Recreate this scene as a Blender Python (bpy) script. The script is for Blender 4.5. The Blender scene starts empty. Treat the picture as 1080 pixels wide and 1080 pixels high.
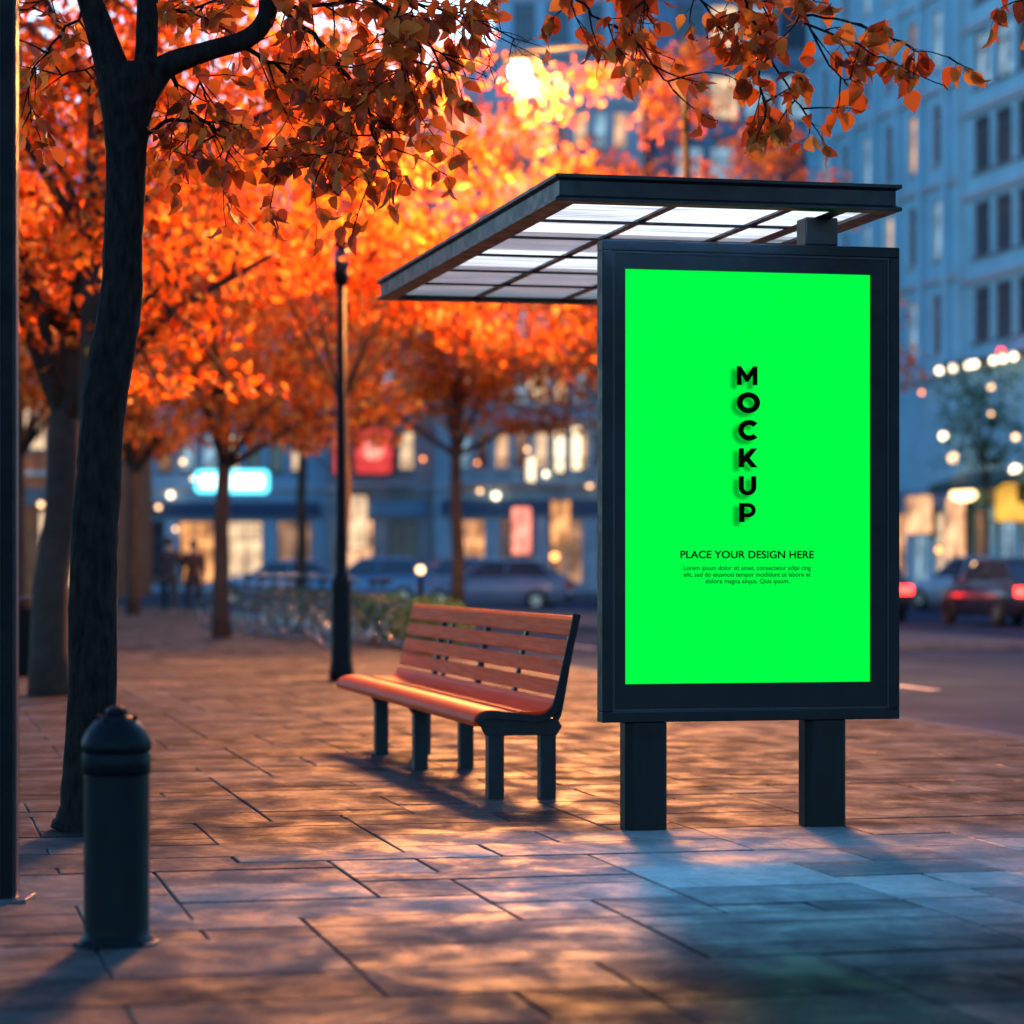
import bpy, math, random
import numpy as np
from mathutils import Vector, Matrix

# ------------------------------------------------------------------ frame, camera, light
scene = bpy.context.scene
LAMP_W = 7600                    # the lit street lamp behind the bench
COL = scene.collection
random.seed(7)
RNG = np.random.default_rng(7)
F = 2800.0                       # focal length in px of the 1080 px photograph
CAMH = 1.2
A = math.atan(640 / F)           # the street runs 12.9 deg to the left of the view
CA, SA = math.cos(A), math.sin(A)

def P(w, s, z=0.0):              # street frame: w across the street, s along it
    return Vector((w * CA - s * SA, w * SA + s * CA, z))

cam_d = bpy.data.cameras.new('camera')
cam = bpy.data.objects.new('camera', cam_d); COL.objects.link(cam)
cam.location = (0, 0, CAMH); cam.rotation_euler = (math.radians(90), 0, 0)
cam_d.sensor_width = 36; cam_d.lens = 36 * F / 1080
cam_d.shift_y = 55 / 1080
cam_d.clip_start = 0.1; cam_d.clip_end = 4000
cam_d.dof.use_dof = True; cam_d.dof.focus_distance = 11.95
cam_d.dof.aperture_fstop = 1.85
scene.camera = cam

SUN_EL, SUN_AZ = math.radians(20), math.radians(1.5)     # azimuth measured from +Y towards +X
world = bpy.data.worlds.new('World'); scene.world = world; world.use_nodes = True
wn = world.node_tree; bg = wn.nodes['Background']
sky = wn.nodes.new('ShaderNodeTexSky'); sky.sky_type = 'NISHITA'; sky.sun_disc = False
sky.sun_elevation = SUN_EL; sky.sun_rotation = SUN_AZ
sky.ozone_density = 4.0; sky.dust_density = 0.3; sky.air_density = 1.0
tint = wn.nodes.new('ShaderNodeMix'); tint.data_type = 'RGBA'; tint.blend_type = 'MULTIPLY'
tint.inputs[0].default_value = 1.0; tint.inputs[7].default_value = (0.60, 0.87, 1.0, 1)
wn.links.new(sky.outputs[0], tint.inputs[6]); wn.links.new(tint.outputs[2], bg.inputs[0])
bg.inputs[1].default_value = 0.15

sun_d = bpy.data.lights.new('sun', 'SUN'); sun = bpy.data.objects.new('sun', sun_d); COL.objects.link(sun)
sun_d.energy = 0.38; sun_d.angle = math.radians(12); sun_d.color = (1.0, 0.27, 0.055)
sd = Vector((math.sin(SUN_AZ) * math.cos(SUN_EL), math.cos(SUN_AZ) * math.cos(SUN_EL), math.sin(SUN_EL)))
sun.rotation_euler = sd.to_track_quat('Z', 'Y').to_euler()
sun.location = (0, 30, 30)

scene.view_settings.view_transform = 'Standard'; scene.view_settings.look = 'None'
scene.view_settings.exposure = 0.85; scene.view_settings.gamma = 1.0
scene.cycles.use_denoising = True
scene.cycles.max_bounces = 6; scene.cycles.transparent_max_bounces = 12
scene.cycles.sample_clamp_indirect = 4.0
scene.cycles.sample_clamp_direct = 0

# ------------------------------------------------------------------ helpers
def px(u, v, D):                 # a point of the place, given where it is seen and how far it is
    return Vector(((u - 540) / F * D, D, CAMH - (v - 595) / F * D))
def gx(u, D, z=0.0):
    return Vector(((u - 540) / F * D, D, z))

def srgb(r, g, b):
    f = lambda c: (c / 255 / 12.92) if c / 255 <= 0.04045 else ((c / 255 + 0.055) / 1.055) ** 2.4
    return (f(r), f(g), f(b), 1)

class MB:
    def __init__(s): s.v = []; s.f = []; s.m = []; s.sm = []
    def add(s, vs, fs, m=0, smooth=False):
        n = len(s.v); s.v += [tuple(v) for v in vs]
        for f in fs: s.f.append([n + i for i in f]); s.m.append(m); s.sm.append(smooth)
        return s
    def box(s, x0, x1, y0, y1, z0, z1, m=0):
        vs = [(x0,y0,z0),(x1,y0,z0),(x1,y1,z0),(x0,y1,z0),(x0,y0,z1),(x1,y0,z1),(x1,y1,z1),(x0,y1,z1)]
        return s.add(vs, [(0,3,2,1),(4,5,6,7),(0,1,5,4),(1,2,6,5),(2,3,7,6),(3,0,4,7)], m)
    def prism(s, pts, axis, a, b, m=0, smooth=False):
        # pts: closed 2D outline (ccw); axis 'y': outline in xz; 'x': outline in yz; 'z': outline in xy
        def q(p, t):
            return {'x': (t, p[0], p[1]), 'y': (p[0], t, p[1]), 'z': (p[0], p[1], t)}[axis]
        n = len(pts)
        vs = [q(p, a) for p in pts] + [q(p, b) for p in pts]
        s.add(vs, [(i, (i+1) % n, n + (i+1) % n, n + i) for i in range(n)], m, smooth)
        k = len(s.v) - 2 * n
        s.f.append([k + i for i in range(n)][::-1]); s.m.append(m); s.sm.append(False)
        s.f.append([k + n + i for i in range(n)]); s.m.append(m); s.sm.append(False)
        return s
    def tube(s, pts, rad, seg=8, m=0, smooth=True, cap=True, wob=0.0):
        pts = [Vector(p) for p in pts]
        if not hasattr(rad, '__len__'): rad = [rad] * len(pts)
        base = len(s.v); prev = None
        for i, p in enumerate(pts):
            d = (pts[min(i+1, len(pts)-1)] - pts[max(i-1, 0)])
            if d.length < 1e-9: d = Vector((0, 0, 1))
            d.normalize()
            if prev is None:
                a = d.orthogonal().normalized()
            else:
                a = prev - d * prev.dot(d)
                if a.length < 1e-6: a = d.orthogonal()
                a.normalize()
            prev = a; b = d.cross(a)
            for k in range(seg):
                t = 2 * math.pi * k / seg
                r = rad[i] * (1 + (random.uniform(-wob, wob) if wob else 0))
                s.v.append(tuple(p + a * (math.cos(t) * r) + b * (math.sin(t) * r)))
        for i in range(len(pts) - 1):
            for k in range(seg):
                k2 = (k + 1) % seg
                s.f.append([base + i*seg + k, base + i*seg + k2, base + (i+1)*seg + k2, base + (i+1)*seg + k]); s.m.append(m); s.sm.append(smooth)
        if cap:
            s.f.append([base + k for k in range(seg)][::-1]); s.m.append(m); s.sm.append(False)
            e = base + (len(pts) - 1) * seg
            s.f.append([e + k for k in range(seg)]); s.m.append(m); s.sm.append(False)
        return s
    def lathe(s, prof, seg=32, c=(0, 0, 0), m=0, smooth=True):
        base = len(s.v)
        for r, z in prof:
            for k in range(seg):
                t = 2 * math.pi * k / seg
                s.v.append((c[0] + r * math.cos(t), c[1] + r * math.sin(t), c[2] + z))
        for i in range(len(prof) - 1):
            for k in range(seg):
                k2 = (k + 1) % seg
                s.f.append([base + i*seg + k, base + i*seg + k2, base + (i+1)*seg + k2, base + (i+1)*seg + k]); s.m.append(m); s.sm.append(smooth)
        s.f.append([base + k for k in range(seg)][::-1]); s.m.append(m); s.sm.append(False)
        e = base + (len(prof) - 1) * seg
        s.f.append([e + k for k in range(seg)]); s.m.append(m); s.sm.append(False)
        return s
    def torus(s, c, R, r, axis='x', seg=28, sub=6, m=0):
        base = len(s.v)
        for i in range(seg):
            t = 2*math.pi*i/seg
            for j in range(sub):
                q = 2*math.pi*j/sub
                rr = R + r*math.cos(q); h = r*math.sin(q)
                p = (h, rr*math.cos(t), rr*math.sin(t)) if axis == 'x' else (rr*math.cos(t), h, rr*math.sin(t)) if axis == 'y' else (rr*math.cos(t), rr*math.sin(t), h)
                s.v.append((c[0]+p[0], c[1]+p[1], c[2]+p[2]))
        for i in range(seg):
            for j in range(sub):
                i2, j2 = (i+1) % seg, (j+1) % sub
                s.f.append([base+i*sub+j, base+i2*sub+j, base+i2*sub+j2, base+i*sub+j2]); s.m.append(m); s.sm.append(True)
        return s
    def ball(s, c, r, seg=12, rings=8, m=0, sc=(1, 1, 1)):
        base = len(s.v)
        for i in range(rings + 1):
            t = math.pi * i / rings
            for k in range(seg):
                q = 2*math.pi*k/seg
                s.v.append((c[0]+r*sc[0]*math.sin(t)*math.cos(q), c[1]+r*sc[1]*math.sin(t)*math.sin(q), c[2]+r*sc[2]*math.cos(t)))
        for i in range(rings):
            for k in range(seg):
                k2 = (k+1) % seg
                s.f.append([base+i*seg+k, base+(i+1)*seg+k, base+(i+1)*seg+k2, base+i*seg+k2]); s.m.append(m); s.sm.append(True)
        return s
    def mesh(s, name, mats):
        me = bpy.data.meshes.new(name); me.from_pydata(s.v, [], s.f)
        if not isinstance(mats, (list, tuple)): mats = [mats]
        for mt in mats: me.materials.append(mt)
        me.polygons.foreach_set('material_index', s.m)
        me.polygons.foreach_set('use_smooth', s.sm)
        me.update(); return me
    def build(s, name, mats, parent=None, bevel=0.0, seg=2, loc=None, rz=None):
        return link(name, s.mesh(name, mats), parent, bevel, seg, loc, rz)

def link(name, me, parent=None, bevel=0.0, seg=2, loc=None, rz=None):
    o = bpy.data.objects.new(name, me); COL.objects.link(o)
    if parent: o.parent = parent
    if loc is not None: o.location = loc
    if rz is not None: o.rotation_euler = (0, 0, rz)
    if bevel:
        b = o.modifiers.new('bevel', 'BEVEL'); b.width = bevel; b.segments = seg; b.limit_method = 'ANGLE'; b.angle_limit = math.radians(40)
    return o
def tag(o, label=None, cat=None, group=None, kind=None):
    if label: o['label'] = label
    if cat: o['category'] = cat
    if group: o['group'] = group
    if kind: o['kind'] = kind
    return o
def thing(name, label, cat, loc=(0, 0, 0), rz=0.0, group=None):
    o = bpy.data.objects.new(name, None); COL.objects.link(o)
    o.location = loc; o.rotation_euler = (0, 0, rz); o.empty_display_size = 0.2
    return tag(o, label, cat, group)
def kids(o): return [c for c in KID.get(o.name, [])]
def copy_tree(o, parent=None):
    c = o.copy(); COL.objects.link(c); c.parent = parent
    for ch in [x for x in bpy.data.objects if x.parent == o]: copy_tree(ch, c)
    return c

# ------------------------------------------------------------------ materials
def mat(name, color, rough=0.5, metal=0.0, spec=0.5, noise=None, bump=None, coat=0.0, rvar=None):
    """noise=(scale, amount[, stretch]) varies the base colour, bump=(scale, strength), rvar=(scale, amount) varies roughness"""
    m = bpy.data.materials.new(name); m.use_nodes = True; nt = m.node_tree; b = nt.nodes['Principled BSDF']
    c = tuple(color[:3]) + (1,)
    b.inputs['Base Color'].default_value = c; b.inputs['Roughness'].default_value = rough
    b.inputs['Metallic'].default_value = metal; b.inputs['Specular IOR Level'].default_value = spec
    b.inputs['Coat Weight'].default_value = coat; b.inputs['Coat Roughness'].default_value = 0.15
    tc = nt.nodes.new('ShaderNodeTexCoord')
    def nz(sc, det=6):
        n = nt.nodes.new('ShaderNodeTexNoise'); n.inputs['Detail'].default_value = det
        if hasattr(sc, '__len__'):
            mp = nt.nodes.new('ShaderNodeMapping'); mp.inputs['Scale'].default_value = sc
            nt.links.new(tc.outputs['Object'], mp.inputs[0]); nt.links.new(mp.outputs[0], n.inputs['Vector']); n.inputs['Scale'].default_value = 1
        else:
            nt.links.new(tc.outputs['Object'], n.inputs['Vector']); n.inputs['Scale'].default_value = sc
        return n
    if noise:
        n = nz(noise[0]); r = nt.nodes.new('ShaderNodeMapRange')
        r.inputs[1].default_value = 0.3; r.inputs[2].default_value = 0.7
        r.inputs[3].default_value = 1 - noise[1]; r.inputs[4].default_value = 1 + noise[1]
        nt.links.new(n.outputs[0], r.inputs[0])
        mx = nt.nodes.new('ShaderNodeMix'); mx.data_type = 'RGBA'; mx.blend_type = 'MULTIPLY'; mx.inputs[0].default_value = 1
        mx.inputs[6].default_value = c; nt.links.new(r.outputs[0], mx.inputs[7]); nt.links.new(mx.outputs[2], b.inputs['Base Color'])
    if rvar:
        n = nz(rvar[0], 4); r = nt.nodes.new('ShaderNodeMapRange'); r.inputs[1].default_value = 0.3; r.inputs[2].default_value = 0.7
        r.inputs[3].default_value = max(0.03, rough - rvar[1]); r.inputs[4].default_value = min(1, rough + rvar[1])
        nt.links.new(n.outputs[0], r.inputs[0]); nt.links.new(r.outputs[0], b.inputs['Roughness'])
    if bump:
        n = nz(bump[0], 8); bp = nt.nodes.new('ShaderNodeBump'); bp.inputs['Strength'].default_value = bump[1]; bp.inputs['Distance'].default_value = 0.01
        nt.links.new(n.outputs[0], bp.inputs['Height']); nt.links.new(bp.outputs[0], b.inputs['Normal'])
    return m
def emit(name, color, strength, vary=0.0, scale=3.0):
    m = bpy.data.materials.new(name); m.use_nodes = True; nt = m.node_tree; b = nt.nodes['Principled BSDF']
    b.inputs['Base Color'].default_value = (0.02, 0.02, 0.02, 1); b.inputs['Roughness'].default_value = 0.3
    b.inputs['Emission Color'].default_value = tuple(color[:3]) + (1,); b.inputs['Emission Strength'].default_value = strength
    if vary:
        tc = nt.nodes.new('ShaderNodeTexCoord'); n = nt.nodes.new('ShaderNodeTexNoise'); n.inputs['Scale'].default_value = scale
        nt.links.new(tc.outputs['Object'], n.inputs['Vector'])
        r = nt.nodes.new('ShaderNodeMapRange'); r.inputs[1].default_value = 0.35; r.inputs[2].default_value = 0.65
        r.inputs[3].default_value = strength * (1 - vary); r.inputs[4].default_value = strength * (1 + vary)
        nt.links.new(n.outputs[0], r.inputs[0]); nt.links.new(r.outputs[0], b.inputs['Emission Strength'])
    return m
def leafmat(name, ramp, transl=0.5, rough=0.45):
    m = bpy.data.materials.new(name); m.use_nodes = True; nt = m.node_tree; nt.nodes.clear()
    out = nt.nodes.new('ShaderNodeOutputMaterial'); g = nt.nodes.new('ShaderNodeNewGeometry')
    cr = nt.nodes.new('ShaderNodeValToRGB'); cr.color_ramp.interpolation = 'LINEAR'
    els = cr.color_ramp.elements
    els[0].position = 0; els[0].color = tuple(ramp[0]) + (1,); els[1].position = 1; els[1].color = tuple(ramp[-1]) + (1,)
    for i, c in enumerate(ramp[1:-1]):
        e = els.new((i + 1) / (len(ramp) - 1)); e.color = tuple(c) + (1,)
    nt.links.new(g.outputs['Random Per Island'], cr.inputs[0])
    p = nt.nodes.new('ShaderNodeBsdfPrincipled'); p.inputs['Roughness'].default_value = rough
    t = nt.nodes.new('ShaderNodeBsdfTranslucent'); mx = nt.nodes.new('ShaderNodeMixShader'); mx.inputs[0].default_value = transl
    nt.links.new(cr.outputs[0], p.inputs['Base Color']); nt.links.new(cr.outputs[0], t.inputs[0])
    nt.links.new(p.outputs[0], mx.inputs[1]); nt.links.new(t.outputs[0], mx.inputs[2]); nt.links.new(mx.outputs[0], out.inputs[0])
    return m

M_dark = mat('dark_paint', (0.006, 0.007, 0.009), 0.5, spec=0.12, noise=(9, .25), rvar=(12, .1))
M_frame = mat('panel_paint', (0.007, 0.007, 0.009), 0.5, spec=.22, noise=(6, .2), rvar=(14, .08))
M_bezel = mat('bezel_black', (0.010, 0.010, 0.013), 0.5)
M_roofp = mat('roof_paint', (0.012, 0.014, 0.019), 0.42, spec=.3, noise=(7, .2), rvar=(10, .1))
M_post = mat('post_paint', (0.012, 0.012, 0.013), 0.5, spec=.15, noise=((30, 30, 4), .18), rvar=(15, .08))
M_boll = mat('bollard_paint', (0.003, 0.007, 0.010), 0.5, spec=.16, noise=(8, .3), rvar=(16, .12), bump=(60, .05))
M_alu = mat('brushed_metal', (0.10, 0.12, 0.15), 0.3, metal=0.8, noise=((60, 60, 1), .3))
M_legs = mat('bench_steel', (0.012, 0.020, 0.026), 0.45, spec=.3, noise=(10, .3), rvar=(12, .1))
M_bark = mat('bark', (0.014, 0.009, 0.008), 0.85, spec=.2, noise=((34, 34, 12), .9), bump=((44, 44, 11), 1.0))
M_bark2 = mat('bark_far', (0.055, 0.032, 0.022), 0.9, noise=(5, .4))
M_slat = mat('bench_slat', (0.80, 0.10, 0.020), 0.6, spec=.06, noise=((30, 2, 60), .2), rvar=((40, 4, 40), .08))
M_seat = mat('bench_seat', (0.95, 0.06, 0.003), 0.5, spec=.08, noise=((20, 2, 20), .10))
M_asph = mat('asphalt', (0.030, 0.052, 0.095), 0.8, spec=.04, noise=(0.7, .3), bump=(90, .5), rvar=(0.5, .2))
M_kerb = mat('kerb_stone', (0.08, 0.10, 0.13), 0.8, spec=.06, noise=(4, .25), bump=(40, .2))
M_rubber = mat('rubber', (0.012, 0.012, 0.012), 0.7)
M_chrome = mat('chrome', (0.6, 0.62, 0.65), 0.18, metal=1.0)
M_glassd = mat('dark_glass', (0.03, 0.055, 0.085), 0.12, spec=0.8)
M_white = mat('white_paint', (0.7, 0.7, 0.7), 0.5)

def stone_mat():
    m = bpy.data.materials.new('paving_stone'); m.use_nodes = True; nt = m.node_tree; b = nt.nodes['Principled BSDF']
    tc = nt.nodes.new('ShaderNodeTexCoord'); g = nt.nodes.new('ShaderNodeNewGeometry')
    cr = nt.nodes.new('ShaderNodeValToRGB'); e = cr.color_ramp.elements
    e[0].color = (0.022, 0.023, 0.025, 1); e[1].color = (0.10, 0.094, 0.088, 1); k = e.new(.5); k.color = (0.055, 0.054, 0.054, 1)
    nt.links.new(g.outputs['Random Per Island'], cr.inputs[0])
    def nz(scale, det, rough=.6, dist=0):
        mp = nt.nodes.new('ShaderNodeMapping'); mp.inputs['Scale'].default_value = scale; nt.links.new(tc.outputs['Object'], mp.inputs[0])
        n = nt.nodes.new('ShaderNodeTexNoise'); n.inputs['Scale'].default_value = 1; n.inputs['Detail'].default_value = det
        n.inputs['Roughness'].default_value = rough; n.inputs['Distortion'].default_value = dist
        nt.links.new(mp.outputs[0], n.inputs['Vector']); return n
    def rng(n, a, c, lo=.3, hi=.7):
        r = nt.nodes.new('ShaderNodeMapRange'); r.inputs[1].default_value = lo; r.inputs[2].default_value = hi
        r.inputs[3].default_value = a; r.inputs[4].default_value = c; nt.links.new(n.outputs[0], r.inputs[0]); return r
    def mul(a, bb):
        x = nt.nodes.new('ShaderNodeMix'); x.data_type = 'RGBA'; x.blend_type = 'MULTIPLY'; x.inputs[0].default_value = 1
        nt.links.new(a, x.inputs[6]); nt.links.new(bb, x.inputs[7]); return x.outputs[2]
    fine = nz((30, 44, 30), 10, .75, .3); big = nz((.9, 1.5, 1), 4); grit = nz((110, 110, 110), 4)
    c = mul(mul(cr.outputs[0], rng(fine, .45, 1.5).outputs[0]), rng(big, .6, 1.3).outputs[0])
    nt.links.new(c, b.inputs['Base Color'])
    wet = nz((3.2, 2.2, 1), 7, .65, .3)
    r1 = rng(wet, .40, .85, .38, .62); nt.links.new(r1.outputs[0], b.inputs['Roughness'])
    slope = nz((9.0, 10.0, 5), 7, .68, .3)
    b1 = nt.nodes.new('ShaderNodeBump'); b1.inputs['Strength'].default_value = .4; b1.inputs['Distance'].default_value = .012
    nt.links.new(slope.outputs[0], b1.inputs['Height'])
    b2 = nt.nodes.new('ShaderNodeBump'); b2.inputs['Strength'].default_value = .8; b2.inputs['Distance'].default_value = .006
    nt.links.new(fine.outputs[0], b2.inputs['Height']); nt.links.new(b1.outputs[0], b2.inputs['Normal'])
    b3 = nt.nodes.new('ShaderNodeBump'); b3.inputs['Strength'].default_value = .8; b3.inputs['Distance'].default_value = .0022
    nt.links.new(grit.outputs[0], b3.inputs['Height']); nt.links.new(b2.outputs[0], b3.inputs['Normal'])
    nt.links.new(b3.outputs[0], b.inputs['Normal'])
    b.inputs['Specular IOR Level'].default_value = .055
    return m
M_stone = stone_mat()
M_joint = mat('joint_sand', (0.025, 0.023, 0.022), 0.9)

# ------------------------------------------------------------------ the ground
g = MB(); g.add([(-1500, -300, -.12), (1500, -300, -.12), (1500, 2200, -.12), (-1500, 2200, -.12)], [(0, 1, 2, 3)])
tag(g.build('road', M_asph), kind='structure')

W0, W1, S0, S1 = -11.0, 7.46, 2.0, 80.0
def build_pavement():
    mb = MB()
    mb.box(W0, W1, S0, S1, -.13, -.009, 1)
    mw, ms = .36, .24
    nw, ns = int((W1 - W0) / mw), int((S1 - S0) / ms)
    mw, ms = (W1 - W0) / nw, (S1 - S0) / ns
    used = np.zeros((nw, ns), bool)
    sizes = [(2, 2), (3, 2), (2, 1), (3, 1), (1, 2), (2, 3), (1, 1), (3, 2), (2, 2), (3, 1), (2, 1)]
    rnd = random.Random(3)
    for j in range(ns):
        for i in range(nw):
            if used[i, j]: continue
            rnd.shuffle(sizes)
            for (a, b) in sizes + [(1, 1)]:
                if i + a <= nw and j + b <= ns and not used[i:i+a, j:j+b].any(): break
            used[i:i+a, j:j+b] = True
            x0, x1, y0, y1 = W0 + i*mw, W0 + (i+a)*mw, S0 + j*ms, S0 + (j+b)*ms
            gp, bv = .0045, .005
            x0 += gp; x1 -= gp; y0 += gp; y1 -= gp
            z = rnd.uniform(-.0025, .0015); tx, ty = rnd.uniform(-.002, .002), rnd.uniform(-.002, .002)
            def zz(x, y): return z + tx * ((x - x0) / (x1 - x0) - .5) + ty * ((y - y0) / (y1 - y0) - .5)
            lo = [(x0, y0, -.01), (x1, y0, -.01), (x1, y1, -.01), (x0, y1, -.01)]
            mi = [(x0, y0, zz(x0, y0) - .004), (x1, y0, zz(x1, y0) - .004), (x1, y1, zz(x1, y1) - .004), (x0, y1, zz(x0, y1) - .004)]
            tp = [(x, y, zz(x, y)) for x, y in ((x0+bv, y0+bv), (x1-bv, y0+bv), (x1-bv, y1-bv), (x0+bv, y1-bv))]
            fs = [(8, 9, 10, 11)]
            for k in range(4):
                q = (k + 1) % 4
                fs += [(k, q, 4 + q, 4 + k), (4 + k, 4 + q, 8 + q, 8 + k)]
            mb.add(lo + mi + tp, fs, 0)
    return mb.build('pavement', [M_stone, M_joint], rz=A)
tag(build_pavement(), kind='structure')
k = MB(); s = S0
while s < S1:
    k.box(W1 + .004, W1 + .21, s + .003, s + .997, -.14, -.002); s += 1
tag(k.build('kerb', M_kerb, rz=A, bevel=.012), kind='structure')
# traffic island (median) and far pavement
k = MB(); k.box(13.2, 17.5, 38, 92, -.13, 0.0); tag(k.build('traffic_island', M_kerb, rz=A, bevel=.03), kind='structure')
k = MB(); k.box(29, 37.2, 40, 140, -.13, 0.0); tag(k.build('far_pavement', M_kerb, rz=A, bevel=.03), kind='structure')
k = MB(); k.box(-60, 9.5, 92.0, 134, -.13, 0.0); tag(k.build('square', M_kerb, bevel=.03), kind='structure')
# road markings
k = MB()
s = 12
while s < 90:
    k.add([(10.4, s, -.114), (10.55, s, -.114), (10.55, s + 3, -.114), (10.4, s + 3, -.114)], [(0, 1, 2, 3)]); s += 7
k.add([(7.95, 5, -.114), (8.08, 5, -.114), (8.08, 80, -.114), (7.95, 80, -.114)], [(0, 1, 2, 3)])
tag(k.build('road_marking', mat('road_paint', (.45, .45, .43), .6, noise=(3, .3)), rz=A), kind='structure')

# ------------------------------------------------------------------ buildings
def grid_wall(mb, W, H, ops, depth, m=0):
    xs = sorted({0, W} | {o[0] for o in ops} | {o[1] for o in ops}); zs = sorted({0, H} | {o[2] for o in ops} | {o[3] for o in ops})
    for i in range(len(xs) - 1):
        for j in range(len(zs) - 1):
            cx, cz = (xs[i] + xs[i+1]) / 2, (zs[j] + zs[j+1]) / 2
            if any(o[0] < cx < o[1] and o[2] < cz < o[3] for o in ops): continue
            mb.add([(xs[i], 0, zs[j]), (xs[i+1], 0, zs[j]), (xs[i+1], 0, zs[j+1]), (xs[i], 0, zs[j+1])], [(0, 1, 2, 3)], m)
    for (a, b, c, d) in ops:
        r = .3
        mb.add([(a, 0, c), (b, 0, c), (b, 0, d), (a, 0, d), (a, r, c), (b, r, c), (b, r, d), (a, r, d)],
               [(0, 4, 5, 1), (1, 5, 6, 2), (2, 6, 7, 3), (3, 7, 4, 0), (4, 7, 6, 5)], m)
    mb.add([(0, 0, 0), (W, 0, 0), (W, depth, 0), (0, depth, 0), (0, 0, H), (W, 0, H), (W, depth, H), (0, depth, H)],
           [(1, 2, 6, 5), (2, 3, 7, 6), (3, 0, 4, 7), (4, 5, 6, 7)], m)

WIN = {}
def window_mesh(w, h, mull, fmat):
    k = ('f', round(w, 2), round(h, 2), mull, fmat.name)
    if k not in WIN:
        mb = MB(); t = .07; y0, y1 = .10, .18
        mb.box(0, w, y0, y1, 0, t); mb.box(0, w, y0, y1, h - t, h); mb.box(0, t, y0, y1, t, h - t); mb.box(w - t, w, y0, y1, t, h - t)
        for i in range(1, mull + 1):
            x = w * i / (mull + 1); mb.box(x - t/2, x + t/2, y0 + .003, y1 - .003, t, h - t)
        if h > 1.6: mb.box(t, w - t, y0 + .006, y1 - .006, h * .68, h * .68 + .05)
        mb.box(-.06, w + .06, -.08, .098, -.09, -.002)
        WIN[k] = mb.mesh('window_frame', fmat)
    return WIN[k]
def pane_mesh(w, h, pm):
    k = ('p', round(w, 2), round(h, 2), pm.name)
    if k not in WIN:
        mb = MB(); mb.box(.07, w - .07, .185, .2, .07, h - .07); WIN[k] = mb.mesh('pane', pm)
    return WIN[k]

E_warm = emit('window_warm', (1.0, .55, .28), .55, .5, 1.3)
E_warm2 = emit('window_cream', (1.0, .66, .38), .6, .4, 1.5)
E_dim = emit('window_dim', (1.0, .50, .25), .2, .6, 1.2)
E_shop = emit('shop_light', (1.0, .50, .25), 0.6, .8, .9)
E_shop2 = emit('shop_light_gold', (1.0, .42, .14), 0.55, .8, 1.4)
E_cool = emit('window_cool', (.45, .75, 1.0), 0.35, .5, 1.2)
M_wf = mat('window_frame_grey', (.12, .14, .17), .5)
M_wfl = mat('window_frame_pale', (.45, .47, .5), .5)

def building(label, loc, rz, W, H, depth, wall_m, floors, bays, z_first=4.4, fh=3.3, win=(1.2, 1.9), mull=1, lit=.15, seed=1,
             shops=True, shop_lit=.8, fm=None, ledge=True, name='building', margin=.8, awn=None, special=None, balcony=False, pilaster=False):
    rnd = random.Random(seed); fm = fm or M_wf
    root = thing(name, label, 'building', loc, rz, None)
    ops = []; wins = []
    bw = (W - 2 * margin) / bays
    for f in range(floors):
        for b in range(bays):
            x0 = margin + bw * b + (bw - win[0]) / 2; z0 = z_first + fh * f + .9
            if z0 + win[1] > H - .4: continue
            ops.append((x0, x0 + win[0], z0, z0 + win[1]))
            pm = rnd.choice([E_warm, E_warm2, E_dim]) if rnd.random() < lit else rnd.choice([M_glassd, M_glassd, E_cool])
            if special and (f, b) in special: pm = special[(f, b)]
            wins.append((x0, z0, win[0], win[1], mull, pm))
    if shops:
        nb = max(2, round((W - 1.0) / 2.1)); sw = (W - .8) / nb
        for b in range(nb):
            x0 = .4 + sw * b + .3; w = sw - .6
            ops.append((x0, x0 + w, .35, 3.15))
            pm = rnd.choice([E_shop, E_shop2, E_dim, M_glassd, E_cool, E_warm2]) if rnd.random() < shop_lit else M_glassd
            wins.append((x0, .35, w, 2.8, 1, pm))
    mb = MB(); grid_wall(mb, W, H, ops, depth); mb.build('wall', wall_m, root)
    lm = MB()
    if ledge:
        for f in range(floors + 1):
            z = z_first + fh * f
            if z < H - .3: lm.box(-.02, W + .02, -.14, -.003, z, z + .18)
        lm.box(-.12, W + .12, -.35, .6, H, H + .4)
        lm.build('cornice', fm if pilaster else M_wfl, root)
    if pilaster:
        for b in range(bays + 1):
            x = margin + bw * b; pb = MB(); pb.box(x - .12, x + .12, -.26, -.143, z_first, H); pb.build('pilaster', wall_m, root)
    for (x0, z0, w, h, ml, pm) in wins:
        o = link('window', window_mesh(w, h, ml, fm), root, loc=(x0, 0, z0)); link('pane', pane_mesh(w, h, pm), o)
    if balcony:
        for f in range(floors):
            z = z_first + fh * f
            if z > H - 2: continue
            for b in range(0, bays - 1, 2):
                x = margin + bw * b + .15; w = 2 * bw - .3
                bb = MB(); bb.box(x, x + w, -1.1, -.143, z + .19, z + .3)
                bb.build('balcony', M_wfl, root)
                rr = MB(); rr.box(x, x + w, -1.1, -1.06, z + 1.25, z + 1.3)
                n = int(w / .16)
                for q in range(n + 1): rr.box(x + q * w / n - .012, x + q * w / n + .012, -1.09, -1.07, z + .3, z + 1.25)
                rr.build('railing', M_dark, root)
    if shops:
        sb = MB(); sb.box(.3, W - .3, -.22, -.143, 3.3, 3.95); sb.build('shop_fascia', awn or M_wf, root)
    return root

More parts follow.
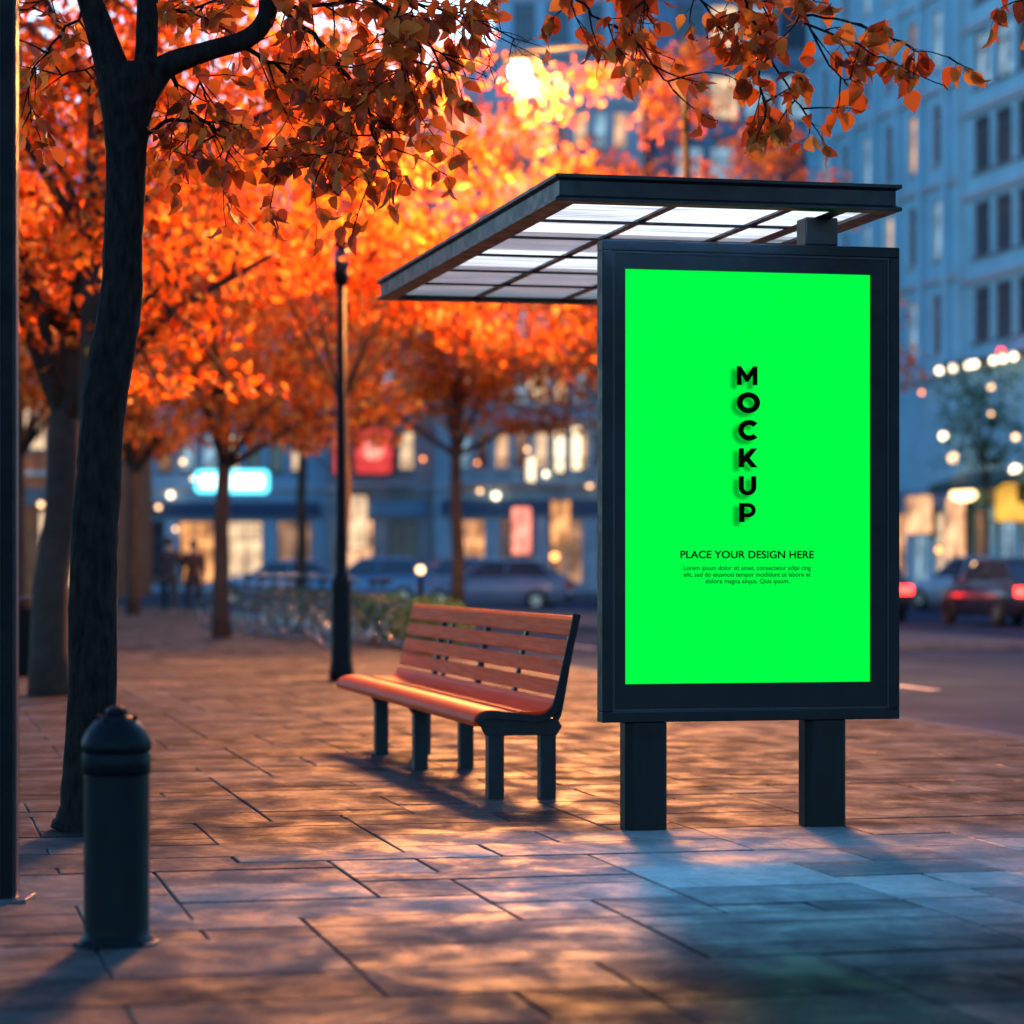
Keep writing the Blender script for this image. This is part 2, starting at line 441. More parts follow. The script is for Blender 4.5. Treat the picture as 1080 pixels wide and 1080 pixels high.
W_blue = mat('render_blue_grey', (.32, .56, .72), .7, noise=(.8, .15))
W_pale = mat('render_pale', (.30, .68, .82), .6, noise=(.6, .12))
W_grey = mat('stone_grey', (.30, .46, .56), .75, noise=(1.2, .2))
W_brick = mat('brick_orange', (.50, .16, .06), .8, noise=(2, .25))
W_beige = mat('stone_beige', (.34, .34, .36), .75, noise=(1.1, .18))
W_dk = mat('panel_dark_blue', (.12, .27, .42), .5, noise=(.7, .2))
A_red = mat('awning_red', (.55, .03, .02), .6)
A_blue = mat('fascia_blue', (.02, .07, .16), .5)
A_green = mat('awning_green', (.01, .10, .09), .6)

building('orange brick corner building at the far left edge', gx(-60, 96), 0, 6.2, 14, 10, W_brick, 3, 3, lit=.5, seed=2, shop_lit=1)
building('blue-grey building with lit shopfronts behind the two glowing cyan signs', gx(120, 118), 0, 9.5, 19, 12, W_blue, 4, 8, win=(.7, 1.7), mull=0, lit=.45, seed=5, shop_lit=1, awn=A_blue)
building('narrow beige building with a red sign behind the tall thin lamp post', gx(346, 116), 0, 4.6, 22, 12, W_beige, 5, 4, win=(.7, 1.7), mull=0, lit=.45, seed=9, awn=W_dk, balcony=True)
building('pale grey balcony building with many lit windows between bench and advertising panel', gx(458, 114), 0, 9.2, 23, 14, W_grey, 6, 9, lit=.42, seed=12, shop_lit=.9, fm=M_wfl, balcony=True, awn=A_blue, fh=2.75, win=(.62, 1.6), mull=0)
building('dark blue block mostly hidden behind the advertising panel', gx(690, 120), 0, 9.5, 32, 14, W_dk, 8, 5, lit=.12, seed=15, shop_lit=.6, win=(1.3, 2.0), mull=2, pilaster=True, fh=3.2)
building('tall grey-blue tower rising behind the other buildings above the shelter roof', gx(520, 150), 0, 17, 46, 16, W_blue, 12, 8, lit=.06, seed=21, shops=False, z_first=10, win=(1.3, 2.2), mull=1)
building('low grey-blue terrace seen between the trees at the far left', gx(-240, 138), 0, 26, 24, 12, W_blue, 6, 12, lit=.2, seed=24, shops=True)
# right side of the street
rzs = A - math.pi / 2
building('pale blue office building with window bands at the right edge', P(37.2, 89.6), rzs, 22, 30, 14, W_pale, 7, 11, z_first=8.2, fh=3.02, win=(1.5, 1.95), mull=1, lit=.0, seed=31, shop_lit=.9, awn=A_green, fm=M_wf, margin=.6)
building('smooth pale blue panelled building just left of the window-band office', P(37.0, 106), rzs, 16.2, 30, 14, W_pale, 6, 6, z_first=8.0, fh=3.5, win=(.9, 2.2), mull=0, lit=.18, seed=33, pilaster=True, shop_lit=1, awn=W_dk, fm=M_wfl)

# signs, awnings, lamps on those buildings
E_cyan = emit('sign_cyan', (.10, .78, 1.0), 1.6); E_cyanw = emit('sign_core', (.62, .97, 1.0), 2.2)
E_lamp = emit('lamp_cream', (1.0, .56, .26), 3.2); E_lampo = emit('lamp_orange', (1.0, .30, .07), 3.5)
E_lampw = emit('lamp_white', (1.0, .78, .50), 3.5); E_redl = emit('lamp_red', (1.0, .03, .02), 7.0)
E_big = emit('lamp_bright', (1.0, .72, .42), 40.0)
E_yel = emit('sign_yellow', (1.0, .50, .05), .6, .3, 1.0); E_reds = emit('sign_red', (1.0, .06, .05), .55); E_pinks = emit('sign_pink', (1.0, .28, .2), .9, .4, 2)
E_tub = emit('tube_cream', (1.0, .74, .45), 1.5)

def rrect(w, h, r, n=5):
    pts = []
    for cx, cz, a0 in ((w/2 - r, -h/2 + r, -90), (w/2 - r, h/2 - r, 0), (-w/2 + r, h/2 - r, 90), (-w/2 + r, -h/2 + r, 180)):
        for i in range(n + 1):
            a = math.radians(a0 + 90 * i / n); pts.append((cx + r * math.cos(a), cz + r * math.sin(a)))
    return pts
D = 57.0; ppm = F / D
c = px(235, 508, D)
root = thing('lit_sign', 'two glowing cyan rounded light boxes on one pole behind the thin tree trunk', 'sign', (c.x, D, 0))
mb = MB(); mb.tube([(0, .1, 0), (0, .1, c.z + .45)], .05); mb.box(-.65, 1.0, .06, .13, c.z - .04, c.z + .04); mb.build('pole', M_dark, root)
for u, w, h in ((221, .62, .50), (260, .98, .52)):
    x = (u - 235) / ppm
    mb = MB(); mb.prism([(x + p[0], c.z + p[1]) for p in rrect(w, h, .12)], 'y', -.10, .055); o = mb.build('light_box', E_cyan, root)
    mb = MB(); mb.prism([(x + p[0], c.z + p[1]) for p in rrect(w - .2, h - .2, .09)], 'y', -.104, -.101); mb.build('light_core', E_cyanw, o)

def fac_d(u):                      # how far the facade is in that direction
    if u > 860: return 37.0 / ((u - 540) / F * CA + SA)
    return 96.0 if u < 105 else 118.0 if u < 346 else 116.0 if u < 458 else 114.0
def wall_sign(label, u, v, D, w, h, m, name='shop_sign', cat='sign', rz=0, d=.16, inner=None):
    D = fac_d(u) - .28
    if u > 860 and rz == 0: rz = rzs; w *= 2.5; D = 36.75 / ((u - 540) / F * CA + SA)
    c = px(u, v, D); root = thing(name, label, cat, c, rz)
    mb = MB(); mb.prism(rrect(w, h, min(w, h) * .12), 'y', -d, 0); b = mb.build('face', m, root)
    mb = MB(); mb.box(-w/2 - .05, w/2 + .05, .003, .09, -h/2 - .05, h/2 + .05); mb.build('backing', M_dark, root)
    if inner: mb = MB(); mb.ball((0, -d, 0), min(w, h) * .28, sc=(1, .08, 1)); mb.build('emblem', inner, root)
    return root
wall_sign('large red lit shop sign with a pale round patch right of the lamp post', 394, 475, 114.5, 1.6, 2.0, E_reds, inner=E_pinks)
wall_sign('narrow red banner sign just left of the lamp post', 358, 477, 114.9, .42, 2.0, E_reds)
wall_sign('small red shop banner seen just right of the dark foreground trunk', 150, 466, 112, 1.3, .8, E_reds)
wall_sign('pink-red upright shop sign near the golden shop window', 550, 560, 112.3, .8, 2.0, E_pinks)
wall_sign('yellow lit shop sign at the right edge of the photo', 1067, 530, 84, 1.1, 1.3, E_yel, rz=rzs + 1.2)
for u, v, h, lab in ((590, 475, 1.8, 'left of two tall cream light tubes high on the balcony building'), (608, 473, 1.8, 'right of two tall cream light tubes high on the balcony building'),
                     (560, 495, 1.0, 'short pinkish light tube left of the two tall cream tubes'), (562, 408, .9, 'small warm light tube on the upper storey above the others')):
    wall_sign(lab, u, v, 112.8, .36, h, E_tub, name='light_tube', cat='light')
def globe(label, u, v, D, r, m, name='wall_lamp'):
    D = fac_d(u) - .5
    if u > 860: D = 36.5 / ((u - 540) / F * CA + SA)
    c = px(u, v, D); root = thing(name, label, 'lamp', c, rzs if u > 860 else 0)
    mb = MB(); mb.ball((0, 0, 0), r); mb.build('globe', m, root)
    mb = MB(); mb.tube([(0, .02, r * .95), (0, .25, r + .22), (0, .49, r + .22)], .03, 6); mb.build('bracket', M_dark, root)
globes = [(576, 500, 112, .17, E_lampw, 'cream wall lamp beside the tall light tubes'), (556, 474, 112, .12, E_lamp, 'small warm wall lamp left of the tall light tubes'),
          (523, 523, 111, .22, E_lampw, 'brightest white wall lamp on the balcony building'), (506, 518, 112, .12, E_lamp, 'dim wall lamp just left of the brightest white one'),
          (622, 511, 111, .18, E_lamp, 'cream wall lamp touching the left edge of the advertising panel'), (400, 438, 113, .13, E_lampo, 'orange lamp above the red shop sign'),
          (446, 484, 113, .11, E_lampo, 'orange wall lamp right of the red shop sign'), (503, 488, 112, .11, E_lampo, 'small orange lamp above the white wall lamps'),
          (22, 493, 93, .18, E_lampw, 'yellow-white lamp at the left edge on the orange building'), (43, 532, 93, .13, E_lamp, 'lower warm lamp on the orange building at left'),
          (180, 522, 115, .20, E_lampw, 'bright lamp left of the cyan signs above the two people'), (167, 535, 116, .14, E_lamp, 'lower lamp left of the bright one above the two people'),
          (193, 487, 116, .15, E_lamp, 'warm lamp high above the left cyan sign'), (133, 537, 116, .15, E_lamp, 'lamp just right of the dark foreground trunk'),
          (185, 558, 116, .12, E_lamp, 'low lamp right above the heads of the two people'), (204, 505, 116, .12, E_lampw, 'small white lamp touching the left cyan sign'),
          (620, 392, 112, .15, E_lamp, 'warm lamp just under the shelter roof edge'), (1071, 496, 80, .26, E_lampw, 'large white lamp at the right edge above the yellow sign'),
          (995, 460, 88, .20, E_lampw, 'bright white lamp in the green-leaved tree'), (1005, 483, 90, .24, E_lamp, 'large cream lamp above the green awning'),
          (1071, 461, 84, .14, E_lamp, 'small warm lamp above the large white one at the right edge'), (1045, 408, 84, .13, E_lamp, 'cream lamp under the row of white spotlights'),
          (1056, 371, 84, .16, E_redl, 'red lamp above the row of white spotlights'), (990, 580, 90, .15, E_lampo, 'orange lamp low by the door right of the panel'),
          (972, 414, 93, .10, E_lampo, 'small orange lamp high beside the right edge of the panel'), (1045, 436, 84, .11, E_lamp, 'second cream lamp below the row of white spotlights')]
for u, v, D, r, m, lab in globes: globe(lab, u, v, D, r * .68, m)
c = px(1016, 522, 36.3 / ((1016 - 540) / F * CA + SA))
root = thing('wall_lamp', 'wide oval warm lamp under the green awning', 'lamp', c, rzs); mb = MB(); mb.ball((0, 0, 0), .46, sc=(1.6, .9, .5)); mb.build('globe', E_lamp, root)
mb = MB(); mb.tube([(0, 0, .2), (0, .69, .5)], .03, 6); mb.build('bracket', M_dark, root)
# row of white spotlights on a bar
c = px(1032, 383, 36.4 / ((1032 - 540) / F * CA + SA)); root = thing('spotlight_bar', 'row of white spotlights on a bar high on the right building', 'light', c, rzs)
mb = MB(); mb.box(-4.4, 4.4, .1, .599, .12, .2); mb.build('bar', M_dark, root)
for x in (-3.6, -2.3, -.9, -.35, 1.3, 2.1, 3.0):
    mb = MB(); mb.ball((x, 0, 0), .12); mb.build('spotlight', E_lampw, root)
# green awning
c = px(1014, 510, 35.5 / ((1014 - 540) / F * CA + SA)); root = thing('awning', 'dark green awning over the lit shop entrance on the right', 'awning', c, rzs)
mb = MB(); mb.add([(-3, 0, -.25), (3, 0, -.25), (3, 1.4, .5), (-3, 1.4, .5), (-3, 0, .0), (3, 0, 0)], [(0, 1, 5, 4), (4, 5, 2, 3), (0, 4, 3), (1, 2, 5), (0, 3, 2, 1)]); mb.build('canopy', A_green, root)
mb = MB(); mb.tube([(-2.9, .03, -.25), (-2.9, 1.4, -.25)], .02, 6); mb.tube([(2.9, .03, -.25), (2.9, 1.4, -.25)], .02, 6); mb.build('bracket', M_dark, root)
for u, w, h, v, m, lab in ((1010, .55, 2.2, 556, E_shop, 'tall warm lit doorway under the green awning'), (971, .9, 1.4, 543, E_shop, 'warm lit display window right of the panel'),
                           (378, .75, 2.3, 551, E_warm2, 'tall cream lit shop window right of the lamp post'), (591, .8, 1.9, 551, E_shop2, 'golden lit shop window left of the panel')):
    wall_sign(lab, u, v, 90 if u > 900 else 112.5, w, h, m, name='display_case', cat='lit display')

# ------------------------------------------------------------------ trees
FINE_V = np.array([(0,0,0),(0,.35,.0),(0,.7,-.02),(0,1.0,-.14),(-.27,.14,.07),(-.37,.40,.10),(-.20,.76,.02),(.27,.14,.07),(.37,.40,.10),(.20,.76,.02)])
FINE_F = [(0,1,4),(1,2,5,4),(2,3,6,5),(0,7,1),(1,7,8,2),(2,8,9,3)]
FAR_V = np.array([(0,0,0),(-.34,.42,.10),(0,.45,-.03),(.34,.42,.10),(0,1,-.06)])
FAR_F = [(0,2,1),(0,3,2),(1,2,4),(2,3,4)]
def leaf_mesh(name, pos, size, m, fine=False, down=.5, rng=RNG, aim=None):
    V0, F0 = (FINE_V, FINE_F) if fine else (FAR_V, FAR_F)
    n = len(pos); pos = np.asarray(pos, float)
    d = rng.normal(size=(n, 3)); d[:, 2] -= down * 2
    if aim is not None: d += aim
    d /= np.linalg.norm(d, axis=1, keepdims=True)
    q = rng.normal(size=(n, 3)); x = np.cross(d, q); x /= np.linalg.norm(x, axis=1, keepdims=True); z = np.cross(x, d)
    sz = size * rng.uniform(.65, 1.2, n); wd = rng.uniform(.75, 1.15, n); cz = rng.uniform(.3, 2.4, n)
    V = (pos[:, None, :] + sz[:, None, None] * (V0[None, :, 0:1] * wd[:, None, None] * x[:, None, :] + V0[None, :, 1:2] * d[:, None, :] + V0[None, :, 2:3] * cz[:, None, None] * z[:, None, :]))
    nv = len(V0); tot = np.array([len(f) for f in F0]); flat = np.concatenate([np.array(f) for f in F0])
    idx = (flat[None, :] + (np.arange(n) * nv)[:, None]).ravel()
    lt = np.tile(tot, n); ls = np.concatenate([[0], np.cumsum(lt)[:-1]])
    me = bpy.data.meshes.new(name); me.vertices.add(n * nv); me.vertices.foreach_set('co', V.ravel())
    me.loops.add(len(idx)); me.loops.foreach_set('vertex_index', idx)
    me.polygons.add(len(lt)); me.polygons.foreach_set('loop_start', ls); me.polygons.foreach_set('loop_total', lt)
    me.polygons.foreach_set('use_smooth', np.ones(len(lt), bool))
    me.materials.append(m); me.update(calc_edges=True); me.validate(); return me

L_far = leafmat('autumn_leaf_far', [(.16, .018, .004), (.80, .13, .010), (.97, .28, .02), (.60, .08, .008), (.98, .50, .08)], .7)
L_near = leafmat('autumn_leaf_near', [(.16, .035, .012), (.55, .09, .014), (.80, .20, .02), (.34, .045, .010), (.88, .16, .012), (.70, .30, .05)], .6)
L_green = leafmat('green_leaf', [(.03, .09, .03), (.06, .16, .05), (.10, .20, .07)], .4)

def bg_tree(label, loc, H, R, trunk_h, tr, seed, nleaf=5200, lean=(0, 0), lm=None, leaf=.19, squash=.8, name='autumn_tree', group='autumn trees along the street'):
    rnd = random.Random(seed); rng = np.random.default_rng(seed)
    root = thing(name, label, 'tree', loc, 0, group)
    mb = MB(); lx, ly = lean
    tp = [(lx*t*t, ly*t*t, trunk_h * t) for t in (0, .12, .3, .5, .75, 1)]
    tp = [(p[0] + rnd.uniform(-.05, .05) * (i > 0), p[1], p[2] - (.15 if i == 0 else 0)) for i, p in enumerate(tp)]
    mb.tube(tp, [tr*1.35, tr*1.05, tr*.95, tr*.88, tr*.82, tr*.75], 12)
    top = Vector(tp[-1]); cz = (H + trunk_h) / 2 + .2; hh = (H - trunk_h) / 2
    clumps = []
    nl = 9
    for i in range(nl):
        a = 2*math.pi*i/nl + rnd.uniform(-.3, .3); el = rnd.uniform(.25, 1.3); L = R * rnd.uniform(.55, .95)
        d = Vector((math.cos(a)*math.cos(el), math.sin(a)*math.cos(el), math.sin(el) * hh * 2 / R * .72))
        st = Vector(tp[-1 if i % 2 else -2]); e = st + d * L; mid = st + d * L * .5 + Vector((0, 0, .25))
        mb.tube([st, mid, e], [tr*.5, tr*.3, tr*.12], 6)
        for j in range(4):
            b = mid.lerp(e, rnd.random()); q = b + Vector((rnd.gauss(0, 1), rnd.gauss(0, 1), rnd.gauss(.1, .7))).normalized() * R * .45
            mb.tube([b, q], [tr*.16, tr*.05], 5); clumps.append(q)
        clumps += [e, mid]
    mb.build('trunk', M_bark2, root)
    for i in range(34):
        v = Vector((rnd.gauss(0, 1), rnd.gauss(0, 1), rnd.gauss(0, 1))).normalized() * (rnd.random() ** .4)
        clumps.append(Vector((top.x + v.x*R, top.y + v.y*R, cz + v.z*hh)))
    cl = np.array([tuple(c) for c in clumps]); k = rng.integers(0, len(cl), nleaf)
    rad = rng.uniform(.45, .95, len(cl)) * R * .26
    off = rng.normal(size=(nleaf, 3)); off /= np.linalg.norm(off, axis=1, keepdims=True); off *= (rng.random(nleaf) ** .5)[:, None]
    pos = cl[k] + off * rad[k][:, None] * np.array([1.2, 1.2, squash])
    pos = pos[pos[:, 2] > trunk_h * .86]
    link('crown', leaf_mesh('crown', pos, leaf, lm or L_far, rng=rng), root)
    return root

bg_tree('autumn tree with a leaning reddish trunk close behind the dark foreground trunk', gx(55, 24.3), 7.6, 2.9, 3.3, .175, 41, 7500, lean=(.18, 0), leaf=.13)
bg_tree('added tall autumn tree whose trunk hides behind the dark foreground trunk', gx(98, 23.6), 9.6, 3.2, 5.3, .12, 50, 9000, leaf=.13)  # added tree, its high crown shades the lower left paving
bg_tree('broad autumn tree right behind the unlit slender lamp post', gx(362, 34), 9.4, 2.9, 4.4, .09, 51, 9000, leaf=.13)
bg_tree('slim autumn tree between the two cyan signs', gx(235, 43.6), 10.2, 4.0, 3.7, .14, 42, 9000, leaf=.16)
bg_tree('distant autumn tree just right of the dark foreground trunk', gx(140, 63), 11, 4.2, 4.4, .15, 43, 6500)
bg_tree('autumn tree on the traffic island behind the bench', gx(482, 66), 12.6, 4.8, 5.2, .17, 44, 10500)
bg_tree('autumn tree hidden behind the left part of the advertising panel', gx(668, 60), 13.2, 4.4, 6.0, .17, 45, 9500)
bg_tree('low autumn tree whose top shows over the right half of the shelter roof', gx(800, 66), 11.4, 3.6, 5.0, .16, 46, 5500)
bg_tree('distant autumn tree at the left edge of the street', gx(20, 52), 10.5, 4.0, 4.4, .15, 47, 6500)
bg_tree('far autumn tree left of the tall lamp post', gx(318, 84), 14.0, 5.2, 6.3, .17, 48, 8500, leaf=.22)
bg_tree('small green-leaved tree lit by white lamps on the right', gx(1040, 87), 8.0, 1.9, 5.0, .09, 49, 1500, lm=L_green, name='green_tree', group=None, leaf=.16)

# the tall foreground tree
def fg_tree():
    rnd = random.Random(11); rng = np.random.default_rng(11); D0 = 12.0
    base = gx(90, D0)
    root = thing('foreground_tree', 'dark-barked autumn tree with forked trunk standing behind the bollard', 'tree', base)
    def q(u, v, D=D0): return px(u, v, D) - base
    r = lambda w: w / 2 / F * D0
    mb = MB()
    edge = [(876, 52, 126), (868, 58, 125), (850, 62, 123), (800, 67, 121), (740, 71, 123), (700, 72, 123), (640, 73, 124), (580, 74, 124), (540, 76, 125), (500, 80, 128), (460, 84, 130), (420, 88, 134), (380, 94, 141), (340, 101, 147), (300, 107, 150), (250, 110, 151), (200, 111, 152), (160, 111, 154), (130, 109, 158), (105, 105, 164), (85, 104, 170), (70, 106, 166)]
    pts = []; rad = []
    for i, (v, a, b) in enumerate(edge):
        pts.append(q((a + b) / 2 + rnd.uniform(-1, 1), v + (3 if i == 0 else 0))); rad.append(r(b - a))
    # resample finely, with lumps
    P2, R2 = [], []
    for i in range(len(pts) - 1):
        for t in (0, .33, .66):
            P2.append(pts[i].lerp(pts[i+1], t)); R2.append(rad[i] * (1 - t) + rad[i+1] * t)
    P2.append(pts[-1]); R2.append(rad[-1])
    mb.tube(P2, R2, 28, wob=.035)
    def limb(seq, seg=14):
        ps = [q(u, v, D) for u, v, D, w in seq]; rs = [r(w) for *_, w in seq]
        out, ro = [], []
        for i in range(len(ps) - 1):
            p0 = ps[max(i-1, 0)]; p1 = ps[i]; p2 = ps[i+1]; p3 = ps[min(i+2, len(ps)-1)]
            for k in range(4):
                t = k / 4; out.append(.5 * ((2*p1) + (p2-p0)*t + (2*p0-5*p1+4*p2-p3)*t*t + (3*p1-p0-3*p2+p3)*t**3)); ro.append(rs[i]*(1-t) + rs[i+1]*t)
        out.append(ps[-1]); ro.append(rs[-1])
        mb.tube(out, ro, seg, wob=.03); return out
    limb([(136, 130, 12, 44), (122, 85, 12, 38), (110, 45, 12, 32), (95, 0, 12, 27), (70, -90, 11.9, 24), (30, -220, 11.7, 18), (0, -330, 11.4, 10)])
    limb([(148, 110, 12, 34), (154, 60, 12.05, 24), (156, 0, 12.1, 23), (160, -90, 12.3, 20), (190, -220, 12.7, 14), (200, -340, 13, 8)])
    limb([(145, 105, 12, 40), (172, 72, 12, 27), (215, 55, 11.95, 21), (262, 40, 11.9, 20), (281, 18, 11.9, 20), (284, -10, 11.9, 19), (300, -60, 11.8, 17), (390, -140, 11.6, 14), (560, -170, 11.3, 11), (760, -150, 11.2, 8), (960, -100, 11.1, 5), (1060, -60, 11, 3)])
    leaves = []; aims = []
    def twig(p, d, L, rad, depth=0, lf=1.0):
        n = max(3, int(L / .07)); pts = [p.copy()]; cur = p.copy(); dd = d.normalized()
        for i in range(n):
            dd = (dd + Vector((rnd.gauss(0, .16), rnd.gauss(0, .16), rnd.gauss(-.04, .13)))).normalized()
            cur = cur + dd * (L / n); pts.append(cur.copy())
            if depth < 1 and rnd.random() < .34 and i > 0:
                s = (dd + Vector((rnd.gauss(0, .8), rnd.gauss(0, .8), rnd.gauss(-.1, .7)))).normalized(); twig(cur, s, L * rnd.uniform(.3, .55), rad * .55, depth + 1, lf)
            if rnd.random() < .80 * lf:
                for _ in range(rnd.choice((1, 1, 1, 2))):
                    o = Vector((rnd.gauss(0, 1), rnd.gauss(0, 1), rnd.gauss(-.5, .8))).normalized() * rnd.uniform(.015, .05)
                    mb.tube([cur, cur + o * .6, cur + o], .0014, 3, cap=False)
                    leaves.append(cur + o); aims.append(tuple(o.normalized() * 1.2 + dd * .5))
        mb.tube(pts, [max(.0018, rad * (1 - .75 * i / n)) for i in range(n + 1)], 5)
        leaves.append(cur); aims.append(tuple(dd * 2))
    def spray(seq, r0, dens, L, lf=1.0):     # a side branch that carries twigs
        ps = [q(*s_) for s_ in seq]; out = []
        for i in range(len(ps) - 1):
            p0 = ps[max(i-1, 0)]; p1 = ps[i]; p2 = ps[i+1]; p3 = ps[min(i+2, len(ps)-1)]
            for k in range(5):
                t = k / 5; out.append(.5 * ((2*p1) + (p2-p0)*t + (2*p0-5*p1+4*p2-p3)*t*t + (3*p1-p0-3*p2+p3)*t**3) + Vector((rnd.gauss(0, .006), 0, rnd.gauss(0, .006))))
        out.append(ps[-1])
        mb.tube(out, [max(.0025, r0 * (1 - .8 * i / len(out))) for i in range(len(out))], 6)
        for i in range(1, len(out)):
            dn = dens * (.62 if seq[0][2] > 11.5 else .46); n = int(dn) + (rnd.random() < dn % 1)
            for _ in range(n):
                d = (out[i] - out[i-1]).normalized()
                d = (d * .8 + Vector((rnd.gauss(0, .7), rnd.gauss(0, .8), rnd.gauss(0, .6)))).normalized()
                twig(out[i], d, L * rnd.uniform(.5, 1.2), .005, 0, lf)
    # dense mass over the top left and centre
    spray([(178, 75, 12), (200, 115, 12.1), (245, 150, 12.2), (300, 160, 12.3), (340, 175, 12.4)], .012, 1.3, .34)
    spray([(158, 140, 12), (190, 125, 12), (240, 140, 11.8), (280, 170, 11.7)], .011, 1.0, .30, .8)
    spray([(284, 0, 11.9), (320, 30, 11.8), (360, 70, 11.8), (385, 110, 11.8), (395, 150, 11.8), (392, 185, 11.8)], .014, 1.7, .32)
    spray([(250, 44, 11.9), (290, 70, 12), (330, 100, 12.1), (355, 135, 12.1), (345, 165, 12.1)], .012, 1.5, .34)
    spray([(300, -60, 11.8), (370, -20, 11.7), (430, 30, 11.6), (470, 60, 11.6)], .014, 2.0, .34)
    spray([(390, -140, 11.6), (430, -60, 11.6), (420, 20, 11.6), (425, 60, 11.6), (420, 90, 11.6)], .013, 1.7, .32)
    spray([(285, 5, 11.9), (340, 5, 12), (400, -5, 12), (460, 10, 12), (500, 20, 12)], .012, 1.9, .34)
    spray([(156, 10, 12.1), (200, 10, 12.3), (240, -5, 12.5), (280, -5, 12.6)], .010, 1.4, .32)
    spray([(200, 60, 12), (215, 95, 12), (225, 130, 12), (235, 160, 12)], .008, .9, .26, .8)
    # right hand sprays hanging from the overhead limb
    spray([(560, -170, 11.3), (575, -80, 11.3), (595, -20, 11.3), (620, 10, 11.3), (650, 30, 11.3)], .012, 1.5, .27)
    spray([(600, -168, 11.3), (640, -80, 11.3), (650, -20, 11.3), (665, 25, 11.3), (690, 70, 11.3), (710, 95, 11.3)], .012, 1.4, .23)
    spray([(680, -160, 11.2), (700, -60, 11.2), (740, 0, 11.2), (755, 25, 11.2)], .010, 1.8, .24)
    spray([(700, -158, 11.2), (690, -70, 11.2), (680, -10, 11.2), (690, 30, 11.2)], .010, 1.6, .24)
    spray([(760, -150, 11.2), (775, -50, 11.2), (790, 10, 11.2), (812, 60, 11.2), (835, 100, 11.2), (850, 120, 11.2)], .010, 1.15, .20)
    spray([(800, -145, 11.2), (830, -40, 11.15), (850, 20, 11.15), (880, 75, 11.1), (905, 85, 11.1)], .009, .9, .20)
    spray([(820, 45, 11.2), (800, 70, 11.2), (805, 100, 11.2), (815, 130, 11.2)], .006, 1.2, .17)
    spray([(840, 15, 11.15), (890, 22, 11.1), (930, 35, 11.1), (955, 48, 11.1), (1000, 60, 11.1)], .006, .9, .17)
    spray([(850, 25, 11.15), (905, 50, 11.1), (950, 70, 11.1), (1000, 95, 11.1)], .006, .55, .13, .8)
    spray([(1060, -60, 11), (1075, -30, 11), (1080, 0, 11)], .006, 1.3, .16)
    spray([(740, -5, 11.2), (790, 0, 11.2), (830, 5, 11.2)], .006, 1.2, .18)
    # the left edge
    spray([(97, 5, 12), (70, 30, 12.1), (45, 60, 12.2), (30, 90, 12.3), (35, 130, 12.3)], .008, .9, .25, .7)
    spray([(95, -5, 12), (60, -10, 12.2), (30, 10, 12.3)], .008, 1.1, .28, .9)
    spray([(120, 60, 12), (80, 75, 12.3), (45, 80, 12.5)], .006, .8, .24, .7)
    # the crown above the frame
    for _ in range(34):
        u0, v0 = rnd.choice([(0, -330), (30, -220), (200, -340), (190, -220), (390, -140), (560, -170), (300, -60)])
        st = q(u0, v0, 12); a = rnd.uniform(0, 6.28); e = st + Vector((math.cos(a) * 1.1, math.sin(a) * 1.1, rnd.uniform(.2, 1.5)))
        mb.tube([st, st.lerp(e, .5) + Vector((0, 0, .1)), e], [.014, .009, .004], 6)
        for _k in range(6): twig(st.lerp(e, rnd.uniform(.3, 1)), Vector((rnd.gauss(0, 1), rnd.gauss(0, 1), rnd.gauss(0, .6))), .4, .005)
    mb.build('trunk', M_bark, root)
    keep = []
    for i, p in enumerate(leaves):        # the gap between the two halves of the crown
        w_ = p + base; u_ = 540 + w_.x / w_.y * F; v_ = 595 - (w_.z - CAMH) / w_.y * F
        if ((u_ - 536) / 40) ** 2 + ((v_ - 78) / 62) ** 2 < 1: continue
        if v_ > 0 and u_ > 560 and v_ > 55 and u_ < 655: continue
        if 745 < u_ < 775 and v_ > 55: continue
        if v_ > 172 and u_ > 600: continue
        if v_ > 262 and u_ > 160: continue
        keep.append(i)
    leaves = [leaves[i] for i in keep]; aims = [aims[i] for i in keep]
    link('crown', leaf_mesh('crown', [tuple(p) for p in leaves], .092, L_near, fine=True, down=.55, rng=rng, aim=np.array(aims)), root)
    print('fg leaves', len(leaves))
fg_tree()

# ------------------------------------------------------------------ bus shelter
SW, SS = 2.786, 11.26                                   # near left roof corner in the street frame
sh = thing('bus_shelter', 'dark bus shelter with glazed flat roof and a green advertising panel on its near end', 'bus shelter', P(SW, SS), A)
RW, RL, ZB, ZT = 1.56, 4.47, 2.787, 2.905
def channel_ring():
    # C-section fascia round the roof: lips at top and bottom, recessed web
    mb = MB(); prof = [(-.022, ZB), (.085, ZB), (.085, ZB + .018), (.02, ZB + .018), (.02, ZT - .015), (.085, ZT - .015), (.085, ZT), (-.022, ZT), (-.022, ZT - .016), (.0, ZT - .026), (.0, ZB + .026), (-.022, ZB + .014)]
    c = [(0, 0), (RW, 0), (RW, RL), (0, RL)]; n = len(prof); vs = []
    for i, (x, y) in enumerate(c):
        sx = 1 if x == 0 else -1; sy = 1 if y == 0 else -1
        for o, z in prof: vs.append((x + sx * o, y + sy * o, z))
    fs = []
    for i in range(4):
        j = (i + 1) % 4
        for k_ in range(n):
            l = (k_ + 1) % n; fs.append((i*n + k_, i*n + l, j*n + l, j*n + k_))
    mb.add(vs, fs); return mb
channel_ring().build('fascia', M_roofp, sh, bevel=.002)
ys = [.72, 1.36, 2.12, 2.86, 3.56]
for y in ys:
    mb = MB(); mb.box(.021, RW - .021, y - .014, y + .014, ZB + .002, ZB + .014); mb.build('rafter', M_roofp, sh, bevel=.002)
xs3 = [.37 * RW, .72 * RW]
